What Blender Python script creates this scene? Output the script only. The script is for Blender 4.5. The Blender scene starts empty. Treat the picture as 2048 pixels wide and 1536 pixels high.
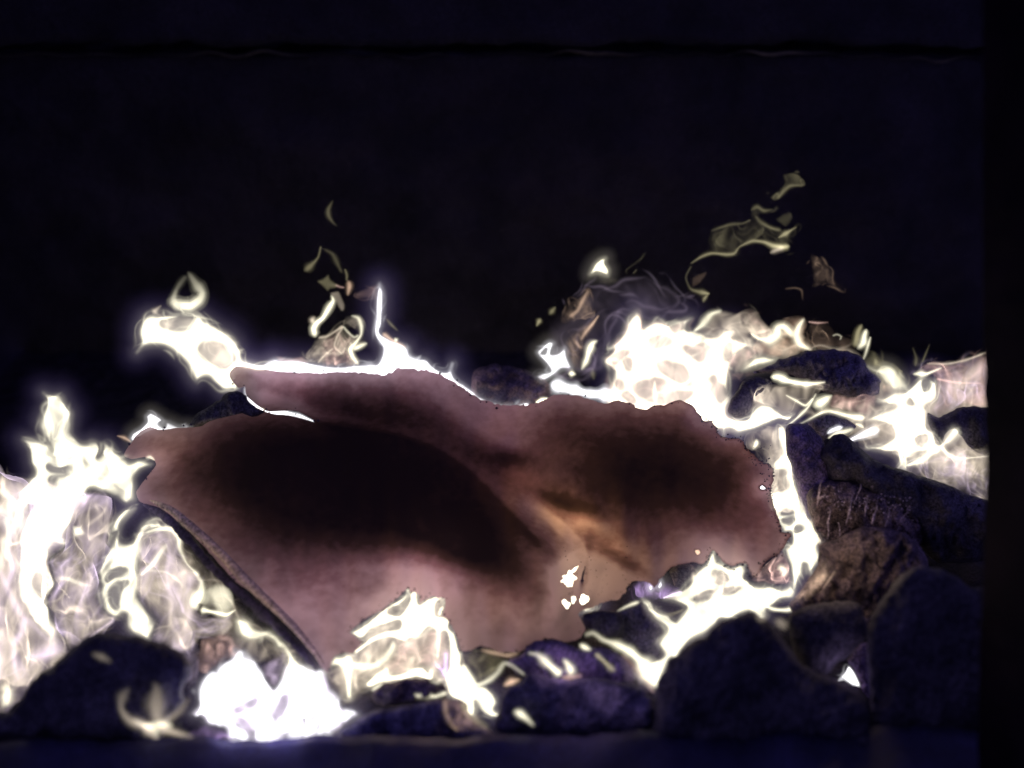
import bpy, math, random
import numpy as np
from mathutils import Vector, Matrix

random.seed(7)
rng = np.random.default_rng(7)
scene = bpy.context.scene
COL = scene.collection

# ------------------------------------------------------------------ camera
PITCH = math.radians(25.0)
CAM_Z = 0.44
FPX = 2196.0                      # focal length in pixels of the 2048 px wide frame
cam_d = bpy.data.cameras.new("camera")
cam_d.sensor_width = 36.0
cam_d.lens = 36.0 * FPX / 2048.0
cam_d.dof.use_dof = True
cam_d.dof.focus_distance = 0.715
cam_d.dof.aperture_fstop = 2.6
cam_d.clip_start = 0.01
cam_d.clip_end = 50.0
cam = bpy.data.objects.new("camera", cam_d)
cam.location = (0, 0, CAM_Z)
cam.rotation_euler = (math.pi / 2 - PITCH, 0, 0)
COL.objects.link(cam)
scene.camera = cam

# ------------------------------------------------------------------ world, exposure, render
world = bpy.data.worlds.new("World")
scene.world = world
world.use_nodes = True
bg = world.node_tree.nodes["Background"]
bg.inputs[0].default_value = (0.10, 0.085, 0.36, 1)      # navy fill light added to lift the dark surfaces
bg.inputs[1].default_value = 1.0
scene.view_settings.view_transform = 'Standard'
scene.view_settings.look = 'None'
scene.view_settings.exposure = 0.0
scene.view_settings.gamma = 1.0
cy = scene.cycles
cy.transparent_max_bounces = 220
cy.max_bounces = 6
cy.diffuse_bounces = 3
cy.transmission_bounces = 6
cy.use_denoising = True
cy.caustics_reflective = False
cy.caustics_refractive = False

SIN, COS = math.sin(PITCH), math.cos(PITCH)
FWD = np.array([0, COS, -SIN]); UPV = np.array([0, SIN, COS]); CAM = np.array([0, 0, CAM_Z])

def P(px, py, d):
    """where the thing seen at (px, py) stands when it is d metres into the firebox"""
    px = np.asarray(px, float); py = np.asarray(py, float); d = np.asarray(d, float)
    a = (px - 1024) / FPX * d
    b = -(py - 768) / FPX * d
    out = np.empty(np.broadcast(px, py, d).shape + (3,))
    out[..., 0] = a
    out[..., 1] = d * FWD[1] + b * UPV[1]
    out[..., 2] = CAM_Z + d * FWD[2] + b * UPV[2]
    return out

# ------------------------------------------------------------------ lamps: fire hidden behind the paper, and added fill for sill, rim and coals
def lamp(px, py, d, watt, color, radius=0.012):
    l = bpy.data.lights.new("fire_fill", 'POINT')
    l.energy = watt; l.color = color; l.shadow_soft_size = radius
    o = bpy.data.objects.new("fire_fill", l)
    o.location = P(px, py, d)
    COL.objects.link(o)
    return o
WARM = (1.0, 0.72, 0.50); PINK = (1.0, 0.60, 0.70); GOLD = (1.0, 0.68, 0.30)
LAMPS = [
    (640, 1255, .655, .036, (1, .72, .78)), (860, 1165, .672, .034, (1, .66, .66)), (1010, 1250, .650, .014, WARM),
    (1150, 1060, .712, .040, GOLD), (1130, 1150, .672, .0035, (1, .82, .45)), (1170, 1195, .664, .0025, (1, .82, .45)), (1215, 1150, .688, .024, GOLD), (1460, 1085, .712, .025, (1, .60, .58)),
    (1060, 840, .795, .015, PINK), (850, 785, .800, .022, PINK), (590, 790, .790, .018, PINK),
    (350, 955, .725, .016, WARM), (430, 1090, .690, .010, WARM), (1480, 930, .745, .014, WARM),
    (1010, 900, .775, .010, PINK), (1040, 1000, .735, .012, (1.0, .5, .35)), (1330, 860, .775, .012, (1, .55, .45)),
(460, 1440, .566, .014, (.22, .19, 1.0)), (560, 1436, .566, .022, (.22, .19, 1.0)), (650, 1440, .566, .008, (.22, .19, 1.0)), (320, 1452, .560, .001, (.2, .17, 1.0)), (1690, 1085, .612, .030, WARM), (1640, 1010, .650, .008, WARM), (370, 1130, .620, .007, WARM), (470, 1240, .600, .006, WARM), (590, 1330, .585, .004, WARM), (1686, 1348, .600, .009, (.6, .45, 1.0)), (1120, 1330, .588, .012, (.75, .5, 1.0)), (1200, 1385, .572, .006, (.7, .5, 1.0)), (1705, 1330, .640, .010, (.7, .55, 1.0)),  # added: blue lamps for the sill's sheen, warm and violet fill elsewhere
]
for a in LAMPS: lamp(*a)

# ------------------------------------------------------------------ materials
def new_mat(name):
    m = bpy.data.materials.new(name); m.use_nodes = True
    nt = m.node_tree
    for n in list(nt.nodes): nt.nodes.remove(n)
    out = nt.nodes.new('ShaderNodeOutputMaterial')
    return m, nt, out
def N(nt, t, **kw):
    n = nt.nodes.new(t)
    for k, v in kw.items(): setattr(n, k, v)
    return n
def math_n(nt, op, a, b=None):
    n = N(nt, 'ShaderNodeMath', operation=op)
    for i, v in enumerate((a, b)):
        if v is None: continue
        if isinstance(v, (int, float)): n.inputs[i].default_value = v
        else: nt.links.new(v, n.inputs[i])
    return n.outputs[0]

def flame_mat(name, color, gas):
    """optically thin glowing gas: 'gas' bodies shine with their depth, 'sheet' flames along their folds"""
    m, nt, out = new_mat(name)
    L = nt.links
    geo = N(nt, 'ShaderNodeNewGeometry')
    dot = N(nt, 'ShaderNodeVectorMath', operation='DOT_PRODUCT')
    L.new(geo.outputs['Normal'], dot.inputs[0]); L.new(geo.outputs['Incoming'], dot.inputs[1])
    c = math_n(nt, 'ABSOLUTE', dot.outputs['Value'])
    at = N(nt, 'ShaderNodeAttribute', attribute_name='glow')
    if gas:
        w = math_n(nt, 'POWER', math_n(nt, 'MAXIMUM', c, 0.001), 3.0)
        e = math_n(nt, 'MULTIPLY', at.outputs['Fac'], w)
    else:
        e = math_n(nt, 'DIVIDE', at.outputs['Fac'], math_n(nt, 'MAXIMUM', c, 0.34))
    em = N(nt, 'ShaderNodeEmission'); em.inputs['Color'].default_value = (*color, 1)
    L.new(e, em.inputs['Strength'])
    tr = N(nt, 'ShaderNodeBsdfTransparent')
    add = N(nt, 'ShaderNodeAddShader')
    L.new(em.outputs[0], add.inputs[0]); L.new(tr.outputs[0], add.inputs[1])
    L.new(add.outputs[0], out.inputs['Surface'])
    return m
TINT = dict(cream=(1, .94, .70), beige=(1, .84, .64), pink=(1, .63, .54), mauve=(.86, .68, .92), purple=(.72, .46, 1.0),
            olive=(.56, .50, .29), orange=(.86, .58, .40), white=(.97, .96, 1.0), violet=(.56, .44, 1.0))
def bloom_mat(name, color, eps):
    """lens bloom imitated by a faint glow filling the mesh: volume emission only"""
    m, nt, out = new_mat(name)
    em = N(nt, 'ShaderNodeEmission'); em.inputs['Color'].default_value = (*color, 1); em.inputs['Strength'].default_value = eps
    nt.links.new(em.outputs[0], out.inputs['Volume'])
    return m
M_bloom = bloom_mat("warm_bloom", (1, .90, .80), 2.3)
M_violet_bloom = bloom_mat("violet_bloom", (.46, .34, 1.0), 1.5)
FM = {}
def fmat(tint, gas):
    k = (tint, gas)
    if k not in FM: FM[k] = flame_mat("flame_%s_%s" % (tint, "gas" if gas else "sheet"), TINT[tint], gas)
    return FM[k]

def rough_mat(name, c0, c1, scale=40, rough=.85, bump=.6, dist=.004, spec=.25, detail_scale=4.0):
    m, nt, out = new_mat(name); L = nt.links
    b = N(nt, 'ShaderNodeBsdfPrincipled')
    tc = N(nt, 'ShaderNodeTexCoord')
    n1 = N(nt, 'ShaderNodeTexNoise'); n1.inputs['Scale'].default_value = scale; n1.inputs['Detail'].default_value = 8; n1.inputs['Roughness'].default_value = .65
    n2 = N(nt, 'ShaderNodeTexNoise'); n2.inputs['Scale'].default_value = scale * detail_scale; n2.inputs['Detail'].default_value = 6
    v = N(nt, 'ShaderNodeTexVoronoi'); v.inputs['Scale'].default_value = scale * 2.2
    for n in (n1, n2, v): L.new(tc.outputs['Object'], n.inputs['Vector'])
    r = N(nt, 'ShaderNodeValToRGB')
    r.color_ramp.elements[0].position = .36; r.color_ramp.elements[0].color = (*c0, 1)
    r.color_ramp.elements[1].position = .66; r.color_ramp.elements[1].color = (*c1, 1)
    L.new(n1.outputs['Fac'], r.inputs['Fac'])
    wn = N(nt, 'ShaderNodeTexNoise'); wn.inputs['Scale'].default_value = 620; wn.inputs['Detail'].default_value = 2
    L.new(tc.outputs['Object'], wn.inputs['Vector'])
    gm = N(nt, 'ShaderNodeMapRange'); gm.inputs['From Min'].default_value = .34; gm.inputs['From Max'].default_value = .66
    gm.inputs['To Min'].default_value = .45; gm.inputs['To Max'].default_value = 1.55
    L.new(wn.outputs['Fac'], gm.inputs['Value'])
    vs = N(nt, 'ShaderNodeVectorMath', operation='SCALE'); L.new(r.outputs['Color'], vs.inputs[0]); L.new(gm.outputs['Result'], vs.inputs['Scale'])
    L.new(vs.outputs['Vector'], b.inputs['Base Color'])
    b.inputs['Roughness'].default_value = rough
    b.inputs['Specular IOR Level'].default_value = spec
    h = math_n(nt, 'ADD', math_n(nt, 'MULTIPLY', n1.outputs['Fac'], 1.0), math_n(nt, 'MULTIPLY', n2.outputs['Fac'], .35))
    h = math_n(nt, 'ADD', h, math_n(nt, 'MULTIPLY', v.outputs['Distance'], .35))
    bp = N(nt, 'ShaderNodeBump'); bp.inputs['Strength'].default_value = bump; bp.inputs['Distance'].default_value = dist
    L.new(h, bp.inputs['Height']); L.new(bp.outputs['Normal'], b.inputs['Normal'])
    L.new(b.outputs[0], out.inputs['Surface'])
    return m
M_coal = rough_mat("black_coal", (.022, .022, .021), (.085, .08, .078))
M_coal_brown = rough_mat("brown_crusted_coal", (.045, .036, .032), (.22, .17, .145), scale=70, bump=.9)
M_coal_ash = rough_mat("ash_dusted_coal", (.045, .042, .05), (.16, .145, .17), scale=45)
M_coal_violet = rough_mat("violet_tinted_coal", (.06, .05, .075), (.20, .155, .24), scale=50)  # violet of the fire's glow painted into the coal's colour
M_soot = rough_mat("sooted_brick", (.0045, .0042, .005), (.018, .016, .018), scale=14, bump=.8, dist=.006)
M_sill = rough_mat("dark_blue_iron", (.008, .008, .017), (.021, .021, .052), scale=25, rough=.62, bump=.25, dist=.002, spec=.4)
M_jamb = rough_mat("dark_cast_iron", (.003, .002, .004), (.009, .005, .008), scale=25, rough=.8, bump=.4, dist=.002, spec=.02)
M_bed = rough_mat("ash_bed", (.005, .005, .007), (.018, .016, .022), scale=60)
M_char = rough_mat("char_black", (.012, .010, .015), (.07, .056, .075), scale=120, bump=.5, dist=.001)
M_whisker = rough_mat("pale_ash", (.14, .12, .13), (.36, .31, .30), scale=120, bump=.3, dist=.001)

def paper_mat():
    m, nt, out = new_mat("scorched_paper"); L = nt.links
    tc = N(nt, 'ShaderNodeTexCoord')
    at = N(nt, 'ShaderNodeAttribute', attribute_name='scorch_glow')  # real scorch, with fold and edge light painted in
    n1 = N(nt, 'ShaderNodeTexNoise'); n1.inputs['Scale'].default_value = 16; n1.inputs['Detail'].default_value = 7; n1.inputs['Distortion'].default_value = .6
    n2 = N(nt, 'ShaderNodeTexNoise'); n2.inputs['Scale'].default_value = 170; n2.inputs['Detail'].default_value = 4
    for n in (n1, n2): L.new(tc.outputs['Object'], n.inputs['Vector'])
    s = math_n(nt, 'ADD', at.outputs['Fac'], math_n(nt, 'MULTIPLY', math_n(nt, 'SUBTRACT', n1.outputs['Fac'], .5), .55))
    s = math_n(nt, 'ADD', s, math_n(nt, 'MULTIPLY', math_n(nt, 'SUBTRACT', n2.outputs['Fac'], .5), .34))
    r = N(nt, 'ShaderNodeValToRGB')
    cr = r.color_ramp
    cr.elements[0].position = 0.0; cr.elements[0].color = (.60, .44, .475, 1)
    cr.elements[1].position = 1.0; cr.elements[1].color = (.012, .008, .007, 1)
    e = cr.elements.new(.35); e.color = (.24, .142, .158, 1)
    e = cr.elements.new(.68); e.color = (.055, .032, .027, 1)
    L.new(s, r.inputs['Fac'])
    dif = N(nt, 'ShaderNodeBsdfDiffuse'); tl = N(nt, 'ShaderNodeBsdfTranslucent')
    mul = N(nt, 'ShaderNodeMix', data_type='RGBA', blend_type='MULTIPLY'); mul.inputs['Factor'].default_value = 1.0
    L.new(r.outputs['Color'], mul.inputs['A']); mul.inputs['B'].default_value = (.26, .20, .20, 1)
    ad = N(nt, 'ShaderNodeMix', data_type='RGBA', blend_type='ADD'); ad.inputs['Factor'].default_value = 1.0
    L.new(mul.outputs['Result'], ad.inputs['A']); ad.inputs['B'].default_value = (.075, .052, .030, 1)
    L.new(ad.outputs['Result'], dif.inputs['Color'])
    L.new(r.outputs['Color'], tl.inputs['Color'])
    bp = N(nt, 'ShaderNodeBump'); bp.inputs['Strength'].default_value = .25; bp.inputs['Distance'].default_value = .002
    L.new(n1.outputs['Fac'], bp.inputs['Height']); L.new(bp.outputs['Normal'], dif.inputs['Normal'])
    mx = N(nt, 'ShaderNodeMixShader'); mx.inputs[0].default_value = .62
    L.new(dif.outputs[0], mx.inputs[1]); L.new(tl.outputs[0], mx.inputs[2])
    L.new(mx.outputs[0], out.inputs['Surface'])
    return m
M_paper = paper_mat()

# ------------------------------------------------------------------ mesh helpers
def link_mesh(name, V, F, mat, parent=None, smooth=True, attrs=None, origin=None):
    V = np.asarray(V, np.float32)
    if origin is None: origin = V.mean(axis=0)
    me = bpy.data.meshes.new(name)
    F = [tuple(f) for f in F] if not isinstance(F, np.ndarray) else F
    me.vertices.add(len(V)); me.vertices.foreach_set("co", (V - origin).ravel().astype(np.float32))
    if isinstance(F, np.ndarray):
        k = F.shape[1]; n = len(F)
        me.loops.add(n * k); me.loops.foreach_set("vertex_index", F.ravel().astype(np.int32))
        me.polygons.add(n); me.polygons.foreach_set("loop_start", np.arange(0, n * k, k, dtype=np.int32))
        me.polygons.foreach_set("loop_total", np.full(n, k, np.int32))
    else:
        lt = [len(f) for f in F]; n = len(F)
        me.loops.add(sum(lt)); me.loops.foreach_set("vertex_index", np.array([i for f in F for i in f], np.int32))
        me.polygons.add(n); me.polygons.foreach_set("loop_start", np.concatenate([[0], np.cumsum(lt)[:-1]]).astype(np.int32))
        me.polygons.foreach_set("loop_total", np.array(lt, np.int32))
    me.update(calc_edges=True)
    me.polygons.foreach_set("use_smooth", np.full(n, smooth))
    for k2, v in (attrs or {}).items():
        a = me.attributes.new(k2, 'FLOAT', 'POINT'); a.data.foreach_set("value", np.asarray(v, np.float32))
    me.materials.append(mat)
    me.validate()
    o = bpy.data.objects.new(name, me)
    COL.objects.link(o)
    if parent is not None:
        o.parent = parent
        o.location = Vector([float(x) for x in origin]) - parent.location
    else:
        o.location = [float(x) for x in origin]
    return o

def tag(o, label=None, cat=None, group=None, kind=None):
    if label: o['label'] = label
    if cat: o['category'] = cat
    if group: o['group'] = group
    if kind: o['kind'] = kind
    return o
def thing(name, loc, label, cat, group=None):
    o = bpy.data.objects.new(name, None); o.empty_display_size = .01
    o.location = [float(x) for x in loc]; COL.objects.link(o)
    return tag(o, label, cat, group)

def catmull(pts, closed, step):
    pts = np.asarray(pts, float); n = len(pts); out = []
    rngi = range(n) if closed else range(n - 1)
    for i in rngi:
        if closed: p0, p1, p2, p3 = pts[(i - 1) % n], pts[i], pts[(i + 1) % n], pts[(i + 2) % n]
        else: p0, p1, p2, p3 = pts[max(i - 1, 0)], pts[i], pts[i + 1], pts[min(i + 2, n - 1)]
        k = max(1, int(math.ceil(np.linalg.norm(p2[:2] - p1[:2]) / step)))
        for j in range(k):
            t = j / k; t2 = t * t; t3 = t2 * t
            # half-tension spline keeps corners from overshooting
            c = .36
            m1 = (p2 - p0) * c; m2 = (p3 - p1) * c
            out.append((2*t3 - 3*t2 + 1)*p1 + (t3 - 2*t2 + t)*m1 + (-2*t3 + 3*t2)*p2 + (t3 - t2)*m2)
    if not closed: out.append(pts[-1])
    return np.array(out)

def ring_dist(pts, rings):
    """distance to, and nearest point on, a set of closed rings; and even-odd inside test"""
    A = np.concatenate([r for r in rings]); B = np.concatenate([np.roll(r, -1, axis=0) for r in rings])
    D = B - A; L2 = (D ** 2).sum(1) + 1e-9
    n = len(pts); dist = np.empty(n); near = np.empty((n, 2)); ins = np.empty(n, bool)
    for s in range(0, n, 4000):
        p = pts[s:s + 4000][:, None, :]
        t = np.clip(((p - A) * D).sum(2) / L2, 0, 1)
        q = A + t[..., None] * D
        dd = ((p - q) ** 2).sum(2)
        j = dd.argmin(1); ii = np.arange(len(j))
        dist[s:s + 4000] = np.sqrt(dd[ii, j]); near[s:s + 4000] = q[ii, j]
        y = p[..., 1]; x = p[..., 0]
        cond = (A[:, 1] > y) != (B[:, 1] > y)
        xi = A[:, 0] + (y - A[:, 1]) * D[:, 0] / np.where(np.abs(D[:, 1]) < 1e-9, 1e-9, D[:, 1])
        ins[s:s + 4000] = (cond & (x < xi)).sum(1) % 2 == 1
    return dist, near, ins

def fill(rings, s, grow=0.0):
    """grid cover of the area between rings: vertices (px), distance to the edge, boundary flag, quads"""
    R = [catmull(r, True, max(2.0, s)) for r in rings]
    allp = np.concatenate(R)
    x0, y0 = allp.min(0) - s - grow; x1, y1 = allp.max(0) + s + grow
    nx = int((x1 - x0) / s) + 2; ny = int((y1 - y0) / s) + 2
    gx, gy = np.meshgrid(x0 + np.arange(nx) * s, y0 + np.arange(ny) * s)
    cx, cy_ = gx[:-1, :-1] + s / 2, gy[:-1, :-1] + s / 2
    cd, _, cin = ring_dist(np.stack([cx.ravel(), cy_.ravel()], 1), R)
    if grow: cin = cin | (cd < grow)
    cin = cin.reshape(ny - 1, nx - 1)
    idx = np.arange(nx * ny).reshape(ny, nx)
    q = np.stack([idx[:-1, :-1], idx[:-1, 1:], idx[1:, 1:], idx[1:, :-1]], -1)[cin]
    cnt = np.bincount(q.ravel(), minlength=nx * ny)
    used = cnt > 0
    remap = -np.ones(nx * ny, int); remap[used] = np.arange(used.sum())
    V = np.stack([gx.ravel(), gy.ravel()], 1)[used]
    bnd = cnt[used] < 4
    q = remap[q]
    dist, near, ins = ring_dist(V, R)
    if grow:
        mv = bnd & ~ins
        dr = V - near; V[mv] = (near + dr / (np.linalg.norm(dr, axis=1)[:, None] + 1e-6) * grow)[mv]
        return V, np.where(bnd, 0, np.where(ins, grow + dist, np.maximum(grow - dist, 0))), bnd, q
    mv = bnd & (dist < 1.6 * s)
    V[mv] = near[mv]
    dist = np.where(bnd, 0, dist)
    return V, dist, bnd, q

def waves(x, y, L, seed, n=7):
    r = np.random.default_rng(seed)
    out = np.zeros_like(x)
    for k in range(n):
        a = r.uniform(0, 2 * math.pi); l = L * r.uniform(.6, 1.6); ph = r.uniform(0, 6.28)
        out += np.sin((x * math.cos(a) + y * .65 * math.sin(a)) * 2 * math.pi / l + ph)
    return out / math.sqrt(n / 2)
def sstep(x): 
    x = np.clip(x, 0, 1); return x * x * (3 - 2 * x)

def depth_of(d, py, y0, y1):
    if isinstance(d, tuple):
        return d[0] + (d[1] - d[0]) * np.clip((py - y0) / max(y1 - y0, 1), 0, 1)
    return np.full_like(py, d)

def q(ox, oy, *xy, k=5.12):
    return [(ox + xy[i] / k, oy + xy[i + 1] / k) for i in range(0, len(xy), 2)]

SEED = [100]
def shell(rings, d, glow, s, thick, R, fold, L, soft, var, top, grow=0.0, smooth=False):
    SEED[0] += 10; sd = SEED[0]
    V, u, bnd, Q = fill(rings, s, grow)
    if len(Q) == 0: return None
    y0, y1 = V[:, 1].min(), V[:, 1].max()
    if R is None: R = thick * 1.6
    R = min(R, max(u.max() * .95, s))
    prof = np.sqrt(np.clip(1 - (1 - np.clip(u / R, 0, 1)) ** 2, 0, 1))
    if smooth: prof = sstep(u / R)
    base = depth_of(d, V[:, 1], y0, y1)
    px2m = base / FPX
    sides = []
    for k, sg in enumerate((-1, 1)):
        wx = waves(V[:, 0], V[:, 1], L, sd + k) ; wy = waves(V[:, 0], V[:, 1], L, sd + 3 + k)
        w2x = waves(V[:, 0] + 18 * wx, V[:, 1] + 18 * wy, L * .62, sd + 5 + k)
        f = sstep(u / (fold * 1.9 + 1e-6)) if fold > 0 else 0 * u
        dx = fold * f * (wx * .75 + w2x * .3); dy = fold * f * (wy * .75 - w2x * .25)
        dz = (prof * thick + fold * 1.1 * f * waves(V[:, 0], V[:, 1], L * .8, sd + 7 + k)) * sg
        x = V[:, 0] + np.where(bnd, 0, dx); y = V[:, 1] + np.where(bnd, 0, dy)
        dd = base + np.where(bnd, 0, dz) * px2m
        if var > .31:
            n1 = waves(V[:, 0] + 22 * wy, V[:, 1] * .7 + 16 * wx, L * .8, sd + 9 + k); n2 = waves(V[:, 0] + 10 * w2x, V[:, 1] * .5 + 14 * n1, L * .34, sd + 11 + k)
            g = glow * np.clip(np.exp(var * 1.35 * n1 + var * .7 * n2 - .25), .05, 5.0)
        else:
            g = glow * np.clip(1 + var * waves(V[:, 0], V[:, 1], L * 1.3, sd + 9 + k), .06, 2.4)
        if soft: g = g * sstep(u / soft)
        if top is not None:            # fades towards its tip
            g = g * (top + (1 - top) * sstep((V[:, 1] - y0) / max((y1 - y0) * .8, 1)))
        sides.append((P(x, y, dd), g))
    n = len(V)
    back = np.arange(n) + n; back[bnd] = np.arange(n)[bnd]
    keep = np.concatenate([np.ones(n, bool), ~bnd])
    rm = -np.ones(2 * n, int); rm[keep] = np.arange(keep.sum())
    VV = np.concatenate([sides[0][0], sides[1][0]])[keep]
    G = np.concatenate([sides[0][1], sides[1][1]])[keep]
    return VV, G, rm[np.concatenate([Q[:, ::-1], back[Q]])]

def body(parent, name, rings, d, glow, tint, gas, s=4.0, thick=14, R=None, fold=10, L=70, soft=None, var=.3, top=None, halo=None, streaks=None):
    """one glowing body or folded veil of flame: closed, with its own depth; cores carry a dim halo added as lens bloom"""
    if soft is None: soft = (13 if glow > .5 and s >= 3 else 5) if gas else 15
    if gas and glow > .5 and s >= 3: glow *= 1.25
    if not gas:
        L = L * 1.35; var = max(var, .5)
    r = shell(rings, d, glow, s, thick, R, fold, L, soft, var, top)
    if r is None: return None
    if halo is None: halo = gas and glow > .5
    if halo:
        parts = [r]
        for grow, hg in ((11, .13),):
            h = shell(rings[:1], d, hg, max(s, 4), grow * 1.5 + thick, grow * 2.2, 0, 60, grow * .8, .2, None, grow)
            parts.append(h)
        o_ = np.asarray(rings[0], float); big = abs(np.sum(o_[:, 0] * np.roll(o_[:, 1], -1) - np.roll(o_[:, 0], -1) * o_[:, 1])) / 2 > 4500
        for grow, tk, mm, ok in ((28, 40, M_bloom, True), (58, 64, M_violet_bloom, big)):  # added volumes that imitate lens bloom: warm near the core, violet farther out
            if ok:
                m = shell(rings[:1], d, 0, 6 if grow < 40 else 9, tk, grow * 1.7, 0, 60, 0, .2, None, grow, True)
                link_mesh("flame_bloom", m[0], m[2], mm, parent)
        off = 0; VV = []; GG = []; FF = []
        for v, g, ff in parts:
            VV.append(v); GG.append(g); FF.append(ff + off); off += len(v)
        r = np.concatenate(VV), np.concatenate(GG), np.concatenate(FF)
    if streaks is None: streaks = .13 if (gas and glow > .5) else .055 if glow > .03 else .02
    if streaks: streak(parent, rings, d, streaks, tint, thick)
    return link_mesh(name, r[0], r[2], fmat(tint, gas), parent, attrs={'glow': r[1]})

def streak(parent, rings, d, g, tint, thick):
    """fine laminae of the flame: many thin glowing threads that follow its outline"""
    R = [catmull(r, True, 4) for r in rings]
    o = R[0]; area = abs(np.sum(o[:, 0] * np.roll(o[:, 1], -1) - np.roll(o[:, 0], -1) * o[:, 1])) / 2
    n = int(min(46, area / 420))
    if n < 3: return
    SEED[0] += 5; r = np.random.default_rng(SEED[0])
    lo, hi = o.min(0), o.max(0)
    A = np.concatenate(R); T = np.concatenate([np.roll(x, -1, axis=0) - np.roll(x, 1, axis=0) for x in R])
    T /= np.linalg.norm(T, axis=1)[:, None] + 1e-9
    c = r.uniform(lo - 6, hi + 6, (n * 14, 2))
    dist, near, ins = ring_dist(c, R)
    c = c[ins | (dist < 7)][:n]
    if len(c) < 2: return
    n = len(c)
    sgn = r.choice([-1, 1], n); steps = r.integers(9, 34, n); sc_ = min(1.0, math.sqrt(area) / 150)
    M = 34; path = np.empty((n, M, 2)); p = c.copy(); wob = r.uniform(-.5, .5, n)
    prev = None
    for k in range(M):
        path[:, k] = p
        j = ((p[:, None] - A[None]) ** 2).sum(2).argmin(1)
        t = T[j] * sgn[:, None]
        t[:, 1] -= .35                                   # hot gas rises
        if prev is not None:
            flip = (t * prev).sum(1) < -.2; t[flip] = prev[flip]
            t = .45 * t + .55 * prev
        a = wob * .35 + .22 * waves(p[:, 0], p[:, 1], 40, SEED[0])
        ca, sa = np.cos(a), np.sin(a)
        t = np.stack([t[:, 0] * ca - t[:, 1] * sa, t[:, 0] * sa + t[:, 1] * ca], 1)
        t /= np.linalg.norm(t, axis=1)[:, None] + 1e-9
        prev = t; p = p + t * 4.6 * max(sc_, .4)
    y0, y1 = lo[1], hi[1]
    nr = 7; ang = np.arange(nr) * 2 * math.pi / nr; V = []; G = []; F = []; off = 0
    ii = np.arange(nr); jj = (ii + 1) % nr
    for i in range(n):
        m = steps[i]; q_ = path[i, :m]
        dd, _, ins = ring_dist(q_, R)
        edge = np.where(ins, 1, np.clip(1 - dd / 12, 0, 1))
        bad = np.where(edge <= 0)[0]
        if len(bad): m = bad[0]; q_ = q_[:m]; edge = edge[:m]
        if m < 4: continue
        s_ = np.linspace(0, 1, m); prof = np.sin(s_ * math.pi)
        w = r.uniform(3.5, 12) * (.5 + .5 * sc_); rad = np.maximum(w * (prof ** .6) * .5, .2)
        tan = np.gradient(q_, axis=0); tan /= np.linalg.norm(tan, axis=1)[:, None] + 1e-9
        nx, ny = -tan[:, 1], tan[:, 0]
        dep = depth_of(d, q_[:, 1], y0, y1) + r.uniform(-.6, .6) * thick * .7 / FPX
        gl = g * r.uniform(.35, 1.5) * prof * edge
        for rs, gs in ((1.5, .4), (.7, .7)):
            cx = np.cos(ang)[None] * rad[:, None] * rs; cz = np.sin(ang)[None] * rad[:, None] * rs * .7
            V.append(P(q_[:, 0][:, None] + nx[:, None] * cx, q_[:, 1][:, None] + ny[:, None] * cx, dep[:, None] + cz * dep[:, None] / FPX).reshape(-1, 3))
            G.append(np.repeat(gl * gs, nr))
            for k in range(m - 1):
                F.append(off + np.stack([k * nr + ii, k * nr + jj, (k + 1) * nr + jj, (k + 1) * nr + ii], 1))
            off += m * nr
    if V:
        o = link_mesh("flame_streaks", np.concatenate(V), np.concatenate(F), fmat(tint, True), parent, attrs={'glow': np.concatenate(G)})
        o['kind'] = 'stuff'

def lick(parent, name, path, d, glow, tint, gas=True, flat=.7, step=5, nr=12):
    """a tongue of flame along a path of (px, py, width) with a tapered tip at both ends"""
    p = catmull([tuple(a[:3]) for a in path], False, step)
    n = len(p)
    t = np.linspace(0, 1, n)
    gl = np.interp(t, np.linspace(0, 1, len(glow)), glow) if isinstance(glow, (list, tuple)) else np.full(n, glow)
    arc = np.concatenate([[0], np.cumsum(np.linalg.norm(np.diff(p[:, :2], axis=0), axis=1))])
    rad = np.maximum(p[:, 2] / 2, .6)
    endw = np.maximum(rad, 1)
    tap = np.sqrt(np.clip(np.minimum(arc / endw[0], (arc[-1] - arc) / endw[-1]), 0, 1))
    rad = np.maximum(rad * tap, .15)
    gl = gl * sstep(np.minimum(arc, arc[-1] - arc) / np.maximum(1.1 * p[:, 2], 2) + .12)
    tan = np.gradient(p[:, :2], axis=0); tan /= np.linalg.norm(tan, axis=1)[:, None] + 1e-9
    nrm = np.stack([-tan[:, 1], tan[:, 0]], 1)
    dep = np.interp(t, [0, 1], d) if isinstance(d, tuple) else np.full(n, d)
    SEED[0] += 3
    wob = 1 + .16 * waves(p[:, 0], p[:, 1], 34, SEED[0])
    ang = np.arange(nr) * 2 * math.pi / nr
    V = []; G = []; F = []; off0 = 0
    ii = np.arange(nr); jj = (ii + 1) % nr
    for rs, gs in ((1.75, .22), (1.2, .45), (.75, .55)):          # nested: bright heart, dim outer mantle
        for i in range(n):
            r_ = rad[i] * rs * wob[i] + (1.2 if rs > 1.5 else 0)
            off = np.cos(ang) * r_; dz = np.sin(ang) * r_ * flat * dep[i] / FPX
            V.append(P(p[i, 0] + nrm[i, 0] * off, p[i, 1] + nrm[i, 1] * off, dep[i] + dz))
        G.append(np.repeat(gl * gs, nr))
        for i in range(n - 1):
            F.append(off0 + np.stack([i * nr + ii, i * nr + jj, (i + 1) * nr + jj, (i + 1) * nr + ii], 1))
        off0 += n * nr
    return link_mesh(name, np.concatenate(V), np.concatenate(F), fmat(tint, gas), parent, attrs={'glow': np.concatenate(G)})

def lk(ox, oy, *xyw, k=5.12):
    return [(ox + xyw[i] / k, oy + xyw[i + 1] / k, xyw[i + 2] / k) for i in range(0, len(xyw), 3)]

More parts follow.
